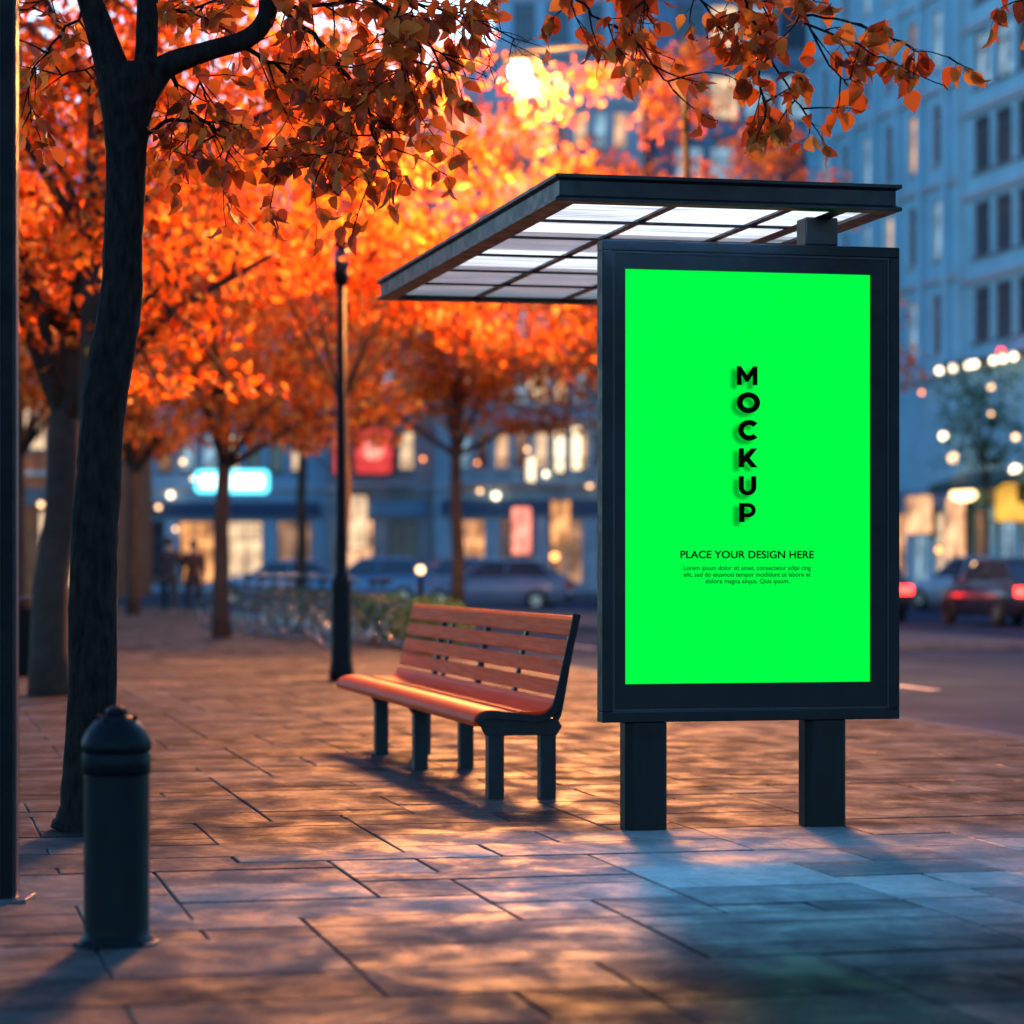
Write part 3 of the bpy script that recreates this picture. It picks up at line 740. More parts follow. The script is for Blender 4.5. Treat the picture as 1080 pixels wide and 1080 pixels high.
for x in xs3:
    mb = MB(); mb.box(x - .02, x + .02, .021, RL - .021, ZB + .0165, ZB + .030); mb.build('purlin', M_roofp, sh, bevel=.002)
def pane_mat(em):  # glazing with streaked emission added so it looks bright
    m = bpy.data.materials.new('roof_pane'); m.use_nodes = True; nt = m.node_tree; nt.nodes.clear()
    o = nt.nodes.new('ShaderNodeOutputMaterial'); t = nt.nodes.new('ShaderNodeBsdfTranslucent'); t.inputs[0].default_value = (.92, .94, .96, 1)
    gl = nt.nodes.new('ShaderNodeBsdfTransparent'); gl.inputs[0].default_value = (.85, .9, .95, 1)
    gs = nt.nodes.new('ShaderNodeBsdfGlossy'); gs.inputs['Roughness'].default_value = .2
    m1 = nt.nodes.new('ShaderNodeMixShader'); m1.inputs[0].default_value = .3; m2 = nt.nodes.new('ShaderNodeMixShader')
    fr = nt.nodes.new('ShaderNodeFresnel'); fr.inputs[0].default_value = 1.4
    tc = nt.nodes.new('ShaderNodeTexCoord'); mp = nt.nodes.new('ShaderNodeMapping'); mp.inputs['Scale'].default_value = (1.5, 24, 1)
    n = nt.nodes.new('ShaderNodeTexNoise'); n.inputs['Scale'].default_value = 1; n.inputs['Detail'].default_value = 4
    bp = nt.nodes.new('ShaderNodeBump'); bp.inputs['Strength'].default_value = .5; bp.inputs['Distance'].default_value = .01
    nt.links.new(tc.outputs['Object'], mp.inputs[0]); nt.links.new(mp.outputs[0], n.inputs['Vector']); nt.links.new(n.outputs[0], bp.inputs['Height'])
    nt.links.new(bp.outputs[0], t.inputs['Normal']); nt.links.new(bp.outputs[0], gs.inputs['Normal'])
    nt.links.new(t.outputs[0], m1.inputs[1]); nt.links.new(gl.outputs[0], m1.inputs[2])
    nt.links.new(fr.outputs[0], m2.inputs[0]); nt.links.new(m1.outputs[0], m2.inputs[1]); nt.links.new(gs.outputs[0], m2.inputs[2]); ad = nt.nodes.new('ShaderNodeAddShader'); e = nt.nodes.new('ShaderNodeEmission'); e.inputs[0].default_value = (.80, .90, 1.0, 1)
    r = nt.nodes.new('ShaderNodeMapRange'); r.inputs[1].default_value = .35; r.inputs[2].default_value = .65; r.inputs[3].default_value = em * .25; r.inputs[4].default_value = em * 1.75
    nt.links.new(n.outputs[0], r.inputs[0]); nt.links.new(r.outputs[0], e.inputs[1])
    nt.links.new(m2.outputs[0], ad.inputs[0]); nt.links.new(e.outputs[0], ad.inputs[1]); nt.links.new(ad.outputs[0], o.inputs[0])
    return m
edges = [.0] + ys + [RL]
M_pane_glow = pane_mat(.30); M_pane_dim = pane_mat(.07)
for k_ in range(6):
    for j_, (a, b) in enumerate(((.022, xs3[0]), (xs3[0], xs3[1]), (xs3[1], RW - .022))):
        mb = MB(); mb.box(a + .003, b - .003, max(edges[k_], .022) + .003, min(edges[k_ + 1], RL - .022) - .003, ZB + .034, ZB + .042); mb.build('roof_pane', [M_pane_glow, M_pane_glow, M_pane_dim, M_pane_glow, M_pane_dim, M_pane_dim][k_], sh)
ld = bpy.data.lights.new('added_blue_fill', 'AREA'); ld.shape = 'RECTANGLE'; ld.size = 1.1; ld.size_y = .02; ld.spread = math.radians(110); ld.energy = 210; ld.color = (.16, .50, 1.0)  # added area lamp tucked behind the fascia, throws a blue pool on the paving
lo = bpy.data.objects.new('added_blue_fill', ld); COL.objects.link(lo); lo.parent = sh; lo.location = (.62, .112, ZB + .031); lo.rotation_euler = (math.radians(-44), 0, 0)
# panel: local x from .237 to 1.637, front at y = .256
PX, PY, PW = .262, .256, 1.415
PZ0, PZ1 = .488, 2.657
def ring(mb, x0, x1, z0, z1, t, y0, y1, m=0):
    mb.box(x0, x1, y0, y1, z0, z0 + t, m); mb.box(x0, x1, y0, y1, z1 - t, z1, m)
    mb.box(x0, x0 + t, y0, y1, z0 + t, z1 - t, m); mb.box(x1 - t, x1, y0, y1, z0 + t, z1 - t, m)
mb = MB(); ring(mb, PX, PX + PW, PZ0, PZ1, .048, PY, PY + .095); panel = mb.build('advertising_panel', M_frame, sh, bevel=.004)
mb = MB(); ring(mb, PX + .0485, PX + PW - .0485, PZ0 + .0485, PZ1 - .0485, .010, PY + .004, PY + .05); mb.build('gasket', M_bezel, panel, bevel=.001)
def uu(u):
    k_ = (u - 540) / F; x0_, d0_ = .3807, 11.90
    return .237 + (k_ * d0_ - x0_) / (CA - k_ * SA)
def vv(v, D=12.05): return CAMH - (v - 595) * D / F
SX0, SX1 = uu(660), uu(919.5)
SZ0, SZ1 = vv(720.5), vv(286)
mb = MB()
x0, x1, z0, z1 = PX + .059, PX + PW - .059, PZ0 + .059, PZ1 - .059; y0, y1 = PY + .008, PY + .05
mb.box(x0, x1, y0, y1, z0, SZ0); mb.box(x0, x1, y0, y1, SZ1, z1); mb.box(x0, SX0, y0, y1, SZ0, SZ1); mb.box(SX1, x1, y0, y1, SZ0, SZ1)
mb.build('bezel', M_frame, panel)
mb = MB(); mb.box(PX + .05, PX + PW - .05, PY + .06, PY + .09, PZ0 + .05, PZ1 - .05); mb.build('housing', M_bezel, panel)
E_green = emit('screen_green', (0.0, 1.0, .062), 0.555)
gb = E_green.node_tree.nodes['Principled BSDF']; gb.inputs['Base Color'].default_value = (0, .02, .002, 1); gb.inputs['Specular IOR Level'].default_value = 0; gb.inputs['Roughness'].default_value = 1
YS = PY + .026
mb = MB(); mb.add([(SX0, YS, SZ0), (SX1, YS, SZ0), (SX1, YS, SZ1), (SX0, YS, SZ1)], [(0, 1, 2, 3)]); screen = mb.build('screen', E_green, panel)
M_ink = mat('ink_black', (.002, .004, .002), .9, spec=0); M_ink2 = mat('ink_small', (.003, .02, .004), .9, spec=0)
def letter_polys():
    out = {}
    out['M'] = [[(-.02,0),(.22,0),(.22,.52),(.43,.17),(.55,.17),(.76,.53),(.755,0),(1.0,0),(1.0,1),(.79,1),(.49,.52),(.19,1),(-.02,1)]]
    out['K'] = [[(.02,0),(.28,0),(.28,.21),(.38,.31),(.62,0),(.94,0),(.56,.49),(.92,1),(.62,1),(.28,.60),(.28,1),(.02,1)]]
    out['U'] = [[(.28,1),(.02,1)] + [(.455 - .435*math.cos(t), .42 - .44*math.sin(t)) for t in np.linspace(0, math.pi, 15)] + [(.89,1),(.63,1)] + [(.455 + .175*math.cos(t), .43 - .225*math.sin(t)) for t in np.linspace(0, math.pi, 13)]]
    return out
LP = letter_polys()
def ring_pts(cx, cz, ro, ri, a0, a1, n=26, sx=1.0):
    o = [(cx + sx*ro*math.cos(a), cz + ro*math.sin(a)) for a in np.linspace(a0, a1, n)]
    i = [(cx + sx*ri*math.cos(a), cz + ri*math.sin(a)) for a in np.linspace(a1, a0, n)]
    return o + i
def strip(mb, cx, cz, ro, ri, a0, a1, T, n=30, sx=1.0):
    vs = []; 
    for a in np.linspace(a0, a1, n): vs += [T(cx + sx*ro*math.cos(a), cz + ro*math.sin(a)), T(cx + sx*ri*math.cos(a), cz + ri*math.sin(a))]
    mb.add(vs, [(2*i, 2*i+1, 2*i+3, 2*i+2) for i in range(n-1)])
def tess(mb, pts, T):
    from mathutils.geometry import tessellate_polygon
    tr = tessellate_polygon([[Vector((p[0], p[1], 0)) for p in pts]]); mb.add([T(*p) for p in pts], [tuple(t) for t in tr])
rows = [('M', 778.8, 385.7, 405.7), ('O', 779, 413.3, 435.2), ('C', 779.8, 442.7, 464.2), ('K', 780, 472.5, 492.7), ('U', 780, 502.0, 522.0), ('P', 780.8, 530.4, 550.6)]
def draw_word(mb, dx=0, dz=0, y=0, gr=0.0):
    for ch, u0, v0, v1 in rows:
        H = vv(v0) - vv(v1); hh_ = 20 if ch not in 'OC' else (v1 - v0); Wd = 24.5 / 319 * PW
        X0, Z0 = uu(u0) + dx, vv(v1) + dz
        s_ = 1 + gr
        T = lambda a, b, X0=X0, Z0=Z0, H=H: (X0 + (a - .49) * H * s_ * 1.13 + .56 * H, y, Z0 + (b - .5) * H * s_ + .5 * H)
        if ch in LP:
            for p in LP[ch]: tess(mb, p, T)
        elif ch == 'O': strip(mb, .5, .5, .51, .25, 0, 2*math.pi, T, 48, 1.03)
        elif ch == 'C': strip(mb, .51, .5, .51, .25, math.radians(42), math.radians(318), T, 40, 1.0)
        elif ch == 'P':
            tess(mb, [(0,0),(.27,0),(.27,.25),(.44,.25),(.44,.46),(.27,.46),(.27,.79),(.44,.79),(.44,1),(0,1)], T)
            strip(mb, .44, .625, .375, .165, -math.pi/2, math.pi/2, T, 24, 1.0)
mb = MB(); draw_word(mb, y=YS - .0036); mb.build('lettering', M_ink, screen)
# the printed soft drop shade of the headline, part of the poster artwork
def shade_mat(al):
    m = bpy.data.materials.new('print_shade'); m.use_nodes = True; nt = m.node_tree; nt.nodes.clear()
    o = nt.nodes.new('ShaderNodeOutputMaterial'); t = nt.nodes.new('ShaderNodeBsdfTransparent'); t.inputs[0].default_value = (1 - al,) * 3 + (1,)
    nt.links.new(t.outputs[0], o.inputs[0]); return m
MSH = shade_mat(.085)
mb = MB(); kk = 0
for rr, nn in ((0, 1), (.0055, 4), (.011, 5)):
    for i in range(nn):
        a = 2*math.pi*i/nn + rr * 90; draw_word(mb, -.024 + rr*math.cos(a), -.016 + rr*math.sin(a), YS - .0004 - .0003 * kk); kk += 1
mb.build('print_tint', MSH, screen)
def text(body, u, v, height_px, width_px, m, off=0.0, y=YS - .004):
    cu = bpy.data.curves.new('t', 'FONT'); cu.body = body; cu.align_x = 'CENTER'; cu.offset = off; cu.resolution_u = 6
    ob = bpy.data.objects.new('t', cu); COL.objects.link(ob); bpy.context.view_layer.update()
    me = bpy.data.meshes.new_from_object(ob.evaluated_get(bpy.context.evaluated_depsgraph_get()))
    bpy.data.objects.remove(ob)
    co = np.empty(len(me.vertices) * 3); me.vertices.foreach_get('co', co); co = co.reshape(-1, 3)
    w = co[:, 0].max() - co[:, 0].min(); cx = (co[:, 0].max() + co[:, 0].min()) / 2
    sx = (width_px / 319 * PW) / w; sz = height_px * 12.05 / F / .73
    new = np.stack([uu(u) + (co[:, 0] - cx) * sx, np.full(len(co), y), vv(v) + co[:, 1] * sz], 1)
    me.vertices.foreach_set('co', new.ravel()); me.materials.clear(); me.materials.append(m); me.update()
    me.name = 'lettering'; return link('lettering', me, screen)
text('PLACE YOUR DESIGN HERE', 790, 588.6, 8.0, 143.5, M_ink, .022)
text('Lorem ipsum dolor sit amet, consectetur adipi cing', 790, 601.2, 4.9, 136.5, M_ink2, .012)
text('elit, sed do eiusmod tempor incididunt ut labore et', 790, 608.2, 4.9, 136.5, M_ink2, .012)
text('dolore magna aliqua. Quis ipsum.', 790, 615.2, 4.9, 90, M_ink2, .012)
# posts: chamfered, left one shows a broad facet
def post(cx, top, yo=.03):
    w, d, c = .096, .075, .032
    pts = [(cx-w+c, yo), (cx+w-c*.5, yo), (cx+w, yo+c*.5), (cx+w, yo+2*d-c), (cx+w-c, yo+2*d), (cx-w+c, yo+2*d), (cx-w, yo+2*d-c), (cx-w, yo+c)]
    mb = MB(); mb.prism(pts, 'z', -.01, top); return mb
xl, xr = uu(683), uu(872.5)
for cx in (xl, xr):
    mb = post(cx, PZ0 - .002, PY + .005); mb.build('post', M_post, sh, bevel=.003)
mb = MB(); mb.box(xr - .098, xr + .06, PY + .02, PY + .15, PZ1 + .002, ZB + .002); mb.build('roof_stub', M_roofp, sh, bevel=.008)
mb = MB(); mb.box(xr - .05, xr + .03, .03, RL - .03, ZB + .0001, ZB + .0019); mb.build('support_plate', M_roofp, sh)

# ------------------------------------------------------------------ bench
def bench():
    L = 4.4; root = thing('bench', 'slatted orange wooden street bench with dark steel legs beside the shelter', 'bench', P(2.85, 13.2), A)
    def slat(outline, m, y0=0, y1=L, name='slat'):
        mb = MB(); mb.prism(outline, 'y', y0, y1, smooth=False); return mb.build(name, m, root, bevel=.004)
    def thick(path, t):
        path = [Vector((a, 0, b)) for a, b in path]; up = []; dn = []
        for i, p in enumerate(path):
            d = (path[min(i+1, len(path)-1)] - path[max(i-1, 0)]).normalized(); nrm = Vector((-d.z, 0, d.x))
            up.append((p.x + nrm.x*t/2, p.z + nrm.z*t/2)); dn.append((p.x - nrm.x*t/2, p.z - nrm.z*t/2))
        return dn + up[::-1]
    def arc(pts, n=5):
        ps = [Vector((a, b)) for a, b in pts]; out = []
        for i in range(len(ps) - 1):
            p0 = ps[max(i-1, 0)]; p1 = ps[i]; p2 = ps[i+1]; p3 = ps[min(i+2, len(ps)-1)]
            for k in range(n):
                t = k / n; out.append(tuple(.5 * ((2*p1) + (p2-p0)*t + (2*p0-5*p1+4*p2-p3)*t*t + (3*p1-p0-3*p2+p3)*t**3)))
        out.append(tuple(ps[-1])); return out
    seat1 = arc([(-.018, .375), (-.020, .408), (.005, .434), (.06, .445), (.172, .432)])
    seat2 = arc([(.203, .437), (.28, .432), (.345, .440), (.385, .474), (.398, .508)])
    slat(thick(seat1, .026), M_seat, name='seat_slat'); slat(thick(seat2, .026), M_seat, name='seat_slat')
    bx0, bz0, bx1, bz1 = .405, .525, .498, .935
    n = 4; tot = math.hypot(bx1 - bx0, bz1 - bz0)
    for i in range(n):
        a = i / n; b = (i + 1) / n - .026 / tot
        pts = [(bx0 + (bx1 - bx0) * t, bz0 + (bz1 - bz0) * t) for t in (a, b)]
        if i == n - 1: pts += [(pts[-1][0] + .014, pts[-1][1] + .012), (pts[-1][0] + .034, pts[-1][1] + .010)]
        slat(thick(pts, .024), M_slat, name='backrest_slat')
    def frame(y, w=.085):
        pass
        for lx, nm in ((.045, 'leg'), (.318, 'leg')):
            mb = MB(); mb.box(lx, lx + .082, y, y + w, -.004, .36); mb.build('leg', M_legs, root, bevel=.006)
        mb = MB()
        mb.prism([(.042, .325), (.403, .325), (.43, .37), (.40, .415), (.33, .408), (.18, .418), (.05, .43), (.0, .405), (-.005, .375), (.02, .37)], 'y', y - .003, y + w + .003)
        mb.build('bracket', M_legs, root, bevel=.002)
        mb = MB(); sup = arc([(.34, .385), (.405, .41), (.430, .50), (.470, .72), (.515, .925)], 4)
        mb.prism(thick(sup, .034), 'y', y + .018, y + w - .018); mb.build('back_support', M_legs, root, bevel=.004)
    frame(.0); frame(2.02); frame(3.32)
    # end cap plates following the near end profile
    mb = MB(); sup = arc([(-.012, .392), (.03, .43), (.165, .424), (.30, .411), (.37, .44), (.412, .53), (.508, .945)], 5)
    mb.prism(thick(sup, .04), 'y', -.014, -.003); mb.build('end_plate', M_legs, root, bevel=.003)
    for y in (1.0, 3.0):
        mb = MB(); mb.prism(thick(arc([(.415, .50), (.455, .70), (.505, .92)], 4), .02), 'y', y, y + .05); mb.build('back_strap', M_legs, root)
bench()

# ------------------------------------------------------------------ bollard
bo = thing('bollard', 'dark cylindrical metal bollard with domed cap in the left foreground', 'bollard', gx(123, 8.4))
mb = MB(); mb.lathe([(.116, -.004), (.116, .018), (.106, .024), (.103, .05), (.103, .53), (.103, .535)], 48); mb.build('shaft', M_boll, bo)
mb = MB(); mb.lathe([(.100, .536), (.107, .540), (.108, .60), (.104, .606)], 48); mb.build('collar', M_boll, bo)
mb = MB(); mb.lathe([(.100, .607), (.109, .612), (.110, .632), (.107, .645), (.094, .672), (.070, .702), (.046, .718), (.030, .722)], 48); mb.build('cap', M_boll, bo)
mb = MB(); mb.lathe([(.033, .7215), (.036, .735), (.030, .745), (.010, .752)], 8, smooth=False)
for a in range(6): 
    t = a * math.pi / 3; mb.box(.058*math.cos(t) - .008, .058*math.cos(t) + .008, .058*math.sin(t) - .008, .058*math.sin(t) + .008, .700, .722)
mb.build('knob', M_boll, bo, bevel=.002)
mb = MB(); mb.lathe([(.135, -.004), (.135, .006), (.128, .010)], 40)
for a in range(4): mb.lathe([(.008, .010), (.008, .016)], 6, c=(.126 * math.cos(a*1.57 + .8), .126 * math.sin(a*1.57 + .8), 0))
mb.build('base_plate', M_boll, bo)

# left edge metal post
lp = thing('metal_post', 'tall dark metal upright cut off by the left edge of the photo', 'post', gx(-6, 9.5), 0)
mb = MB()
mb.prism([(-.06, -.06), (.072, -.06), (.078, -.054), (.078, -.03), (.066, -.028), (.066, .02), (.078, .022), (.078, .056), (.074, .06), (-.06, .06)], 'z', 0, 4.6); mb.build('upright', M_dark, lp)
mb = MB(); mb.box(-.02, -.008, -.066, -.0605, .0, 4.6); mb.box(.02, .03, -.066, -.0605, 0, 4.6); mb.box(.0785, .083, -.02, .016, 0, 4.6); mb.build('trim_strip', M_alu, lp)
mb = MB(); mb.box(-.1, .13, -.1, .1, -.004, .012); mb.build('base_plate', M_alu, lp, bevel=.003)

# ------------------------------------------------------------------ street lamps
def lamp_post(label, loc, h, lit, rad=.05, base_h=1.15, head=.2, name='street_lamp', m=None, energy=0):
    root = thing(name, label, 'street lamp', loc)
    mb = MB(); mb.lathe([(rad*2.4, -.01), (rad*2.3, .12), (rad*2.0, .2), (rad*2.0, base_h), (rad*1.1, base_h + .12), (rad, base_h + .5), (rad*.8, h - .35)], 16); mb.build('pole', M_dark, root)
    mb = MB(); mb.lathe([(rad, h - .35), (head*.9, h - .28), (head, h - .22)], 12); mb.build('lamp_bowl', M_dark, root)
    mb = MB(); mb.lathe([(head*.8, h - .218), (head*.95, h - .1), (head*.8, h), (head*.3, h + .05)], 12); mb.build('lamp_glass', m or M_glassd, root)
    mb = MB(); mb.lathe([(head*1.05, h + .052), (head*.6, h + .12), (.02, h + .16)], 12); mb.build('lamp_cap', M_dark, root)
    if energy:
        ld = bpy.data.lights.new('lamp_light', 'POINT'); ld.energy = energy; ld.color = (1, .62, .28); ld.shadow_soft_size = head
        lo = bpy.data.objects.new('lamp_light', ld); COL.objects.link(lo); lo.parent = root; lo.location = (0, -.5, h - .1)
lamp_post('unlit slender dark lamp post standing behind the far end of the bench', gx(360, 27.3), 4.42, False, rad=.055, base_h=1.0, head=.09)
D = 31.0; z = px(548, 75, D).z
root = thing('street_lamp', 'brightly lit street lamp shining through the tree crowns above the bench', 'street lamp', gx(548, D))
mb = MB(); mb.lathe([(.13, -.01), (.12, .9), (.07, 1.0), (.06, 3.5), (.045, z - .7)], 14, c=(1.95, .1, 0)); mb.build('pole', M_dark, root)
mb = MB(); mb.tube([(1.95, .1, z - .72), (1.94, .1, z - .3), (1.8, .09, z + .04), (1.4, .07, z + .24), (.7, .03, z + .3), (0, 0, z + .22)], [.045, .042, .04, .036, .03, .028], 10); mb.build('arm', M_dark, root)
mb = MB(); mb.lathe([(.03, z + .25), (.12, z + .20), (.19, z + .12), (.20, z + .10)], 18); mb.build('lamp_hood', M_dark, root)
mb = MB(); mb.ball((0, 0, z), .13); mb.build('lamp_globe', E_big, root)
ld = bpy.data.lights.new('lamp_light', 'POINT'); ld.energy = LAMP_W; ld.color = (1, .34, .08); ld.shadow_soft_size = 1.1
lo = bpy.data.objects.new('lamp_light', ld); COL.objects.link(lo); lo.parent = root; lo.location = (0, -.36, z - .1)

D = 58.0; z = px(556, 91, D).z
root = thing('street_lamp', 'second lit street lamp a little lower and farther behind the brightest one', 'street lamp', gx(556, D))
mb = MB(); mb.lathe([(.13, -.01), (.12, .9), (.07, 1.0), (.06, 5), (.045, z - .7)], 12, c=(2.6, .4, 0)); mb.build('pole', M_dark, root)
mb = MB(); mb.tube([(2.6, .4, z - .72), (2.58, .4, z - .3), (2.3, .35, z + .1), (1.6, .2, z + .3), (0, 0, z + .22)], [.045, .042, .04, .036, .03], 8); mb.build('arm', M_dark, root)
mb = MB(); mb.lathe([(.03, z + .30), (.16, z + .26), (.26, z + .18), (.27, z + .15)], 16); mb.build('lamp_hood', M_dark, root)
mb = MB(); mb.ball((0, 0, z), .17); mb.build('lamp_globe', E_big, root)
ld = bpy.data.lights.new('lamp_light', 'POINT'); ld.energy = LAMP_W * 0.5; ld.color = (1, .45, .14); ld.shadow_soft_size = .3
lo = bpy.data.objects.new('lamp_light', ld); COL.objects.link(lo); lo.parent = root; lo.location = (0, -.5, z - .1)

def path_light(label, u, v, D, m, r=.12):
    c = px(u, v, D); root = thing('path_light', label, 'lamp', (c.x, c.y, 0))
    mb = MB(); mb.lathe([(.09, -.01), (.07, .05), (.05, .1), (.05, c.z - r*.95)], 10); mb.build('stem', M_dark, root)
    mb = MB(); mb.ball((0, 0, c.z), r); mb.build('globe', m, root)
path_light('round warm path light seen above the left end of the bench', 443.5, 601, 47, E_lamp, .075)
path_light('small orange path light near the golden shop window', 585, 587, 80, E_lampo, .12)
path_light('yellow path light among the parked cars on the right', 1030, 596.5, 75, E_lamp, .12)

# litter bin at far left
bn = thing('litter_bin', 'dark litter bin behind the metal upright at the left edge', 'litter bin', gx(28, 28.5))
mb = MB(); mb.lathe([(.20, -.004), (.22, .05), (.24, .62), (.25, .66)], 20); mb.build('bin_body', M_boll, bn)
mb = MB(); mb.lathe([(.25, .661), (.26, .70), (.16, .82), (.03, .86)], 20); mb.build('lid', M_dark, bn)

# ------------------------------------------------------------------ cars
PAINT = {}
def paint(c):
    if c not in PAINT: PAINT[c] = mat('car_paint', c, .28, spec=.6, coat=.6, noise=(2, .08))
    return PAINT[c]
E_tail = emit('tail_light', (1.0, .02, .015), 9.0); E_head = emit('head_light', (1.0, .82, .6), 7.0)
M_tail = mat('tail_lens', (.35, .01, .01), .2); M_headl = mat('head_lens', (.5, .52, .55), .15)
def car(label, loc, rz, col, tail=False, headl=False, kind=0):
    root = thing('parked_car', label, 'car', loc, rz, 'cars parked along the street')
    L = 4.3; W = 1.76; h0 = .28
    # stations along y (front = +y): (y, half width at belt, sill z, belt z)
    prof = [(-2.15, .70, .42, .80), (-2.08, .80, .30, .95), (-1.6, .86, .24, .99), (-.6, .88, .22, .97), (.5, .88, .22, .95), (1.1, .87, .23, .90), (1.75, .82, .26, .80), (2.08, .72, .32, .68), (2.15, .60, .42, .60)]
    mb = MB(); rows_ = []
    for y, hw, zs_, zb in prof:
        rows_.append([(-hw*.92, y, zs_), (-hw, y, (zs_+zb)*.5), (-hw*.97, y, zb - .06), (-hw*.88, y, zb), (0, y, zb + .035), (hw*.88, y, zb), (hw*.97, y, zb - .06), (hw, y, (zs_+zb)*.5), (hw*.92, y, zs_)])
    n = 9; vs = [p for r_ in rows_ for p in r_]
    fs = [(i*n + k, i*n + k + 1, (i+1)*n + k + 1, (i+1)*n + k) for i in range(len(rows_) - 1) for k in range(n - 1)]
    fs += [(i*n + n - 1, i*n, (i+1)*n, (i+1)*n + n - 1) for i in range(len(rows_) - 1)]
    fs += [tuple(range(n))[::-1], tuple(range((len(rows_)-1)*n, len(rows_)*n))]
    mb.add(vs, fs, 0, True); body = mb.build('body', paint(col), root)
    # greenhouse and roof
    zt = 1.44 if kind == 0 else 1.52; rb = -1.85 if kind == 0 else -2.0
    g0 = [(-.76, rb, .96), (.76, rb, .96), (.76, .95, .90), (-.76, .95, .90)]; g1 = [(-.60, rb + .55, zt - .04), (.60, rb + .55, zt - .04), (.60, .15, zt - .04), (-.60, .15, zt - .04)]
    mb = MB(); mb.add(g0 + g1, [(0, 1, 5, 4), (1, 2, 6, 5), (2, 3, 7, 6), (3, 0, 4, 7), (4, 5, 6, 7)]); mb.build('window_glass', M_glassd, root)
    mb = MB(); mb.add([(-.62, rb + .5, zt - .035), (.62, rb + .5, zt - .035), (.62, .2, zt - .035), (-.62, .2, zt - .035), (-.5, rb + .7, zt + .02), (.5, rb + .7, zt + .02), (.5, -.05, zt + .02), (-.5, -.05, zt + .02)],
                      [(0, 1, 5, 4), (1, 2, 6, 5), (2, 3, 7, 6), (3, 0, 4, 7), (4, 5, 6, 7), (3, 2, 1, 0)]); mb.build('roof', paint(col), root)
    mb = MB()
    for a, b in ((0, 4), (1, 5), (2, 6), (3, 7)): mb = MB(); mb.tube([g0[a], g1[b - 4]], .035, 6); mb.build('pillar', paint(col), root)
    for s in (-1, 1): mb = MB(); mb.tube([(s*.77, -.45, .95), (s*.61, -.5, zt - .03)], .03, 6); mb.build('pillar', paint(col), root)
    for y in (-1.32, 1.36):
        for s in (-1, 1):
            mb = MB(); mb.torus((s*.80, y, .32), .23, .10, 'x', 24, 8); o = mb.build('wheel', M_rubber, root)
            mb = MB(); mb.tube([(s*.76, y, .32), (s*.86, y, .32)], .17, 14); mb.build('rim', M_chrome, o)
    for s in (-1, 1):
        mb = MB(); mb.box(s*.60 - .17, s*.60 + .17, -2.22, -2.06, .66, .84); mb.build('tail_light', E_tail if tail else M_tail, root, bevel=.02)
        mb = MB(); mb.box(s*.52 - .13, s*.52 + .13, 2.05, 2.16, .56, .68); mb.build('headlight', E_head if headl else M_headl, root, bevel=.02)
        mb = MB(); mb.ball((s*.96, .62, .98), .1, sc=(1, .7, .8)); mb.build('mirror', paint(col), root)
    mb = MB(); mb.box(-.26, .26, -2.19, -2.155, .50, .61); mb.build('number_plate', M_white, root)
    mb = MB(); mb.box(-.7, .7, -2.17, -2.05, .32, .46); mb.build('bumper', M_dark, root, bevel=.03)
    return root
RZ = -.12
car('dark car with glowing red tail light beside the right edge of the panel', gx(892, 61, RZ), A * 1.0, (.02, .035, .06), tail=True)
car('dark blue car with red tail lights at the right edge of the photo', gx(1064, 57, RZ), A, (.03, .03, .05), tail=True)
car('pale blue car behind the two cars with red tail lights', gx(1026, 76, RZ), A + .3, (.25, .45, .58), kind=1)
car('white car parked side-on behind the bench', gx(520, 74, RZ), math.radians(82), (.13, .22, .34))
car('blue car parked further back left of the bench', gx(392, 84, RZ), math.radians(75), (.08, .25, .45), kind=1)
car('light blue car behind the parked bicycles', gx(290, 86, RZ), math.radians(95), (.2, .36, .5))
car('silver blue car seen between the white car and the panel', gx(470, 88, RZ), math.radians(100), (.2, .32, .44), kind=1)

# ------------------------------------------------------------------ bicycles
def bicycle():
    root = thing('bicycle', 'parked bicycle', 'bicycle', (0, 0, 0), 0, 'bicycles parked along the kerb')
    for y in (-.52, .52):
        mb = MB(); mb.torus((0, y, .34), .325, .018, 'x', 26, 6); o = mb.build('wheel', M_rubber, root)
        mb = MB(); mb.torus((0, y, .34), .30, .009, 'x', 26, 4)
        for i in range(14):
            a = 2*math.pi*i/14; mb.tube([(0, y, .34), (0, y + .3*math.cos(a), .34 + .3*math.sin(a))], .0025, 3, cap=False)
        mb.build('rim', M_chrome, o)
    mb = MB()
    bb, st, hd, ra, fa = (0, -.08, .30), (0, -.20, .82), (0, .36, .86), (0, -.52, .34), (0, .52, .34)
    for a, b in ((bb, st), (bb, (0, .40, .72)), ((0, -.18, .76), (0, .37, .80)), (bb, ra), ((0, -.18, .76), ra), ((0, .38, .84), fa)): mb.tube([a, b], .017, 6)
    mb.build('bike_frame', mat('bike_paint', (.03, .06, .07), .3), root)
    mb = MB(); mb.tube([(0, .36, .82), (0, .34, 1.0), (0, .34, 1.0)], .014, 6); mb.tube([(-.29, .22, 1.0), (-.2, .32, 1.02), (.2, .32, 1.02), (.29, .22, 1.0)], .013, 6); mb.build('handlebar', M_chrome, root)
    mb = MB(); mb.tube([(0, -.20, .8), (0, -.22, .93)], .013, 6); mb.ball((0, -.25, .95), .13, sc=(.6, 1, .28)); mb.build('saddle', M_dark, root)
    mb = MB(); mb.torus((.05, -.08, .30), .09, .008, 'x', 18, 4); mb.tube([(.05, -.08, .3), (.07, .06, .24)], .01, 5); mb.box(.05, .14, .03, .1, .225, .25); mb.build('crank', M_chrome, root)
    return root
proto = bicycle(); nb_ = 9
order = ['nearest', 'second nearest', 'third nearest', 'fourth nearest', 'fifth nearest', 'sixth nearest', 'third farthest', 'second farthest', 'farthest']
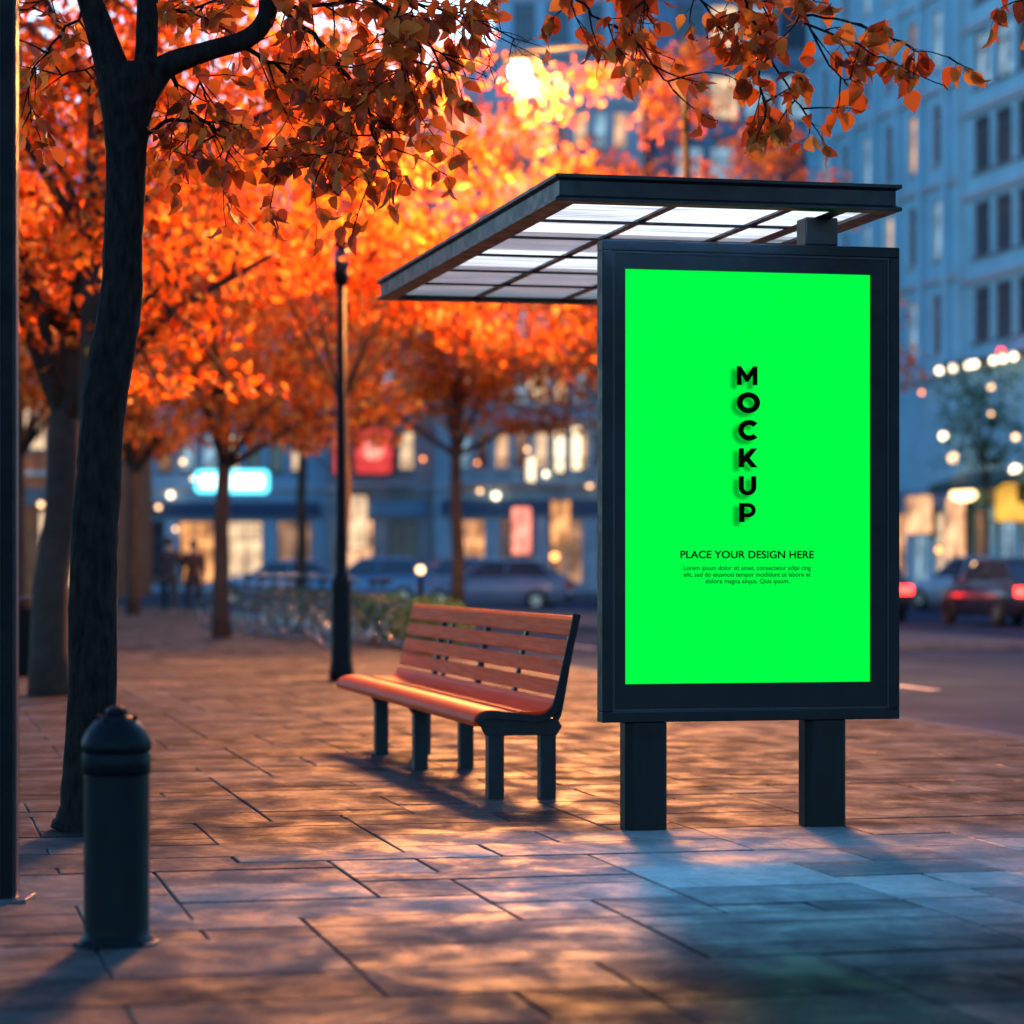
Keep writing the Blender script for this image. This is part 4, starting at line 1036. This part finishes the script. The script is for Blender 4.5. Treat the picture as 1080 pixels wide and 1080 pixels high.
for i in range(nb_):
    o = proto if i == 0 else copy_tree(proto)
    t = i / (nb_ - 1); s_ = 36.5 + 15 * t
    o.location = P(6.35 + random.uniform(-.1, .1), s_, 0)
    o.rotation_euler = (math.radians(random.uniform(-4, 4)), 0, A + math.radians(62 + random.uniform(-9, 9)))
    o['label'] = f'{order[i]} dark bicycle in the row left of the tall lamp post'
# low shrub planter behind the bicycles
for i, (s_, lab) in enumerate(((35.2, 'low dark green shrub right beside the tall lamp post'), (38.8, 'low dark green shrub behind the nearest bicycles'), (42.6, 'low dark green shrub behind the middle of the bicycle row'), (46.6, 'low dark green shrub right of the slim tree between the cyan signs'), (50.6, 'low dark green shrub behind the farthest bicycles'))):
    rt = thing('shrub', lab, 'shrub', P(7.0, s_), A, 'low shrubs along the kerb')
    n = 1500; rr = np.random.default_rng(90 + i); v = rr.normal(size=(n, 3)); v /= np.linalg.norm(v, axis=1, keepdims=True); v *= (rr.random(n) ** .4)[:, None]
    pos = v * np.array([.38, 1.7, .36]) + np.array([0, 0, .42]); pos = pos[pos[:, 2] > .03]
    link('foliage', leaf_mesh('foliage', pos, .09, L_green, rng=rr, down=0), rt)
    mb = MB()
    for k_ in range(9): mb.tube([(random.uniform(-.1, .1), -1.3 + .32*k_, -.02), (random.uniform(-.2, .2), -1.3 + .32*k_ + random.uniform(-.2, .2), .55)], [.015, .006], 5)
    mb.build('stem', M_bark2, rt)

# ------------------------------------------------------------------ people
def skin_obj(name, nodes, edges_, m, parent, sub=2):
    me = bpy.data.meshes.new(name); me.from_pydata([n[:3] for n in nodes], edges_, []); me.materials.append(m)
    o = link(name, me, parent)
    sk = o.modifiers.new('skin', 'SKIN'); sk.use_smooth_shade = True
    layer = me.skin_vertices[0] if me.skin_vertices else None
    if layer is None:
        import bmesh
        bm = bmesh.new(); bm.from_mesh(me); bm.verts.layers.skin.verify(); bm.to_mesh(me); bm.free(); layer = me.skin_vertices[0]
    for i, n in enumerate(nodes):
        r_ = n[3]; layer.data[i].radius = r_ if isinstance(r_, tuple) else (r_, r_)
        layer.data[i].use_root = (i == 0)
    ss = o.modifiers.new('sub', 'SUBSURF'); ss.levels = sub; ss.render_levels = sub
    return o
M_skin = mat('skin', (.42, .24, .17), .55); M_coat1 = mat('coat_dark', (.02, .022, .03), .85); M_coat2 = mat('coat_brown', (.07, .025, .018), .85)
M_trous = mat('trousers', (.015, .018, .025), .85); M_hair = mat('hair', (.02, .012, .008), .6)
def person(label, loc, rz, h, coat, ph=1):
    s = h / 1.75; root = thing('person', label, 'person', loc, rz, None)
    N = lambda x, y, z, r_: (x*s, y*s, z*s, tuple(q*s for q in r_) if isinstance(r_, tuple) else r_*s)
    st = .16 * ph
    nodes = [N(0, 0, .94, (.15, .11)), N(0, 0, 1.15, (.14, .10)), N(0, .0, 1.36, (.17, .11)), N(0, -.01, 1.47, .065), N(0, .0, 1.56, (.075, .09)), N(0, .01, 1.66, (.08, .095)), N(0, .0, 1.72, .055),
             N(-.19, 0, 1.40, .055), N(-.25, -.04*ph, 1.13, .045), N(-.27, .06*ph, .88, .035), N(-.275, .09*ph, .78, .035), N(.19, 0, 1.40, .055), N(.25, .05*ph, 1.13, .045), N(.27, .12*ph, .90, .035), N(.275, .15*ph, .80, .035),
             N(-.10, 0, .88, .09), N(-.11, st*.5, .50, .06), N(-.11, st*.3, .09, .042), N(-.115, st*.3 + .14, .03, .03), N(.10, 0, .88, .09), N(.11, -st*.1, .50, .06), N(.11, -st, .12, .042), N(.115, -st + .13, .035, .03)]
    ed = [(0,1),(1,2),(2,3),(3,4),(4,5),(5,6),(2,7),(7,8),(8,9),(9,10),(2,11),(11,12),(12,13),(13,14),(0,15),(15,16),(16,17),(17,18),(0,19),(19,20),(20,21),(21,22)]
    skin_obj('person_body', nodes, ed, M_skin, root)
    cn = [N(0, 0, .86, (.19, .14)), N(0, 0, 1.12, (.165, .125)), N(0, 0, 1.36, (.19, .13)), N(0, 0, 1.46, .09), N(-.20, 0, 1.40, .075), N(-.255, -.04*ph, 1.13, .06), N(-.272, .05*ph, .90, .05), N(.20, 0, 1.40, .075), N(.255, .05*ph, 1.13, .06), N(.272, .11*ph, .92, .05), N(0, 0, .70, (.20, .15))]
    skin_obj('coat', cn, [(0,1),(1,2),(2,3),(2,4),(4,5),(5,6),(2,7),(7,8),(8,9),(0,10)], coat, root)
    tn = [N(0, 0, .92, (.16, .12)), N(-.10, 0, .84, .105), N(-.11, st*.5, .50, .075), N(-.11, st*.3, .12, .06), N(.10, 0, .84, .105), N(.11, -st*.1, .50, .075), N(.11, -st, .15, .06)]
    skin_obj('trousers', tn, [(0,1),(1,2),(2,3),(0,4),(4,5),(5,6)], M_trous, root)
    mb = MB(); mb.ball((0, -.015*s, 1.665*s), .108*s, 16, 12, sc=(.92, 1.05, 1.05)); mb.build('hair', M_hair, root)
person('person in a long dark coat walking away, left one of the pair', gx(178, 60), 0.05, 1.80, M_coat1, 1)
person('person in a brown coat walking away, right one of the pair', gx(204, 60.6), -0.05, 1.74, M_coat2, -1)
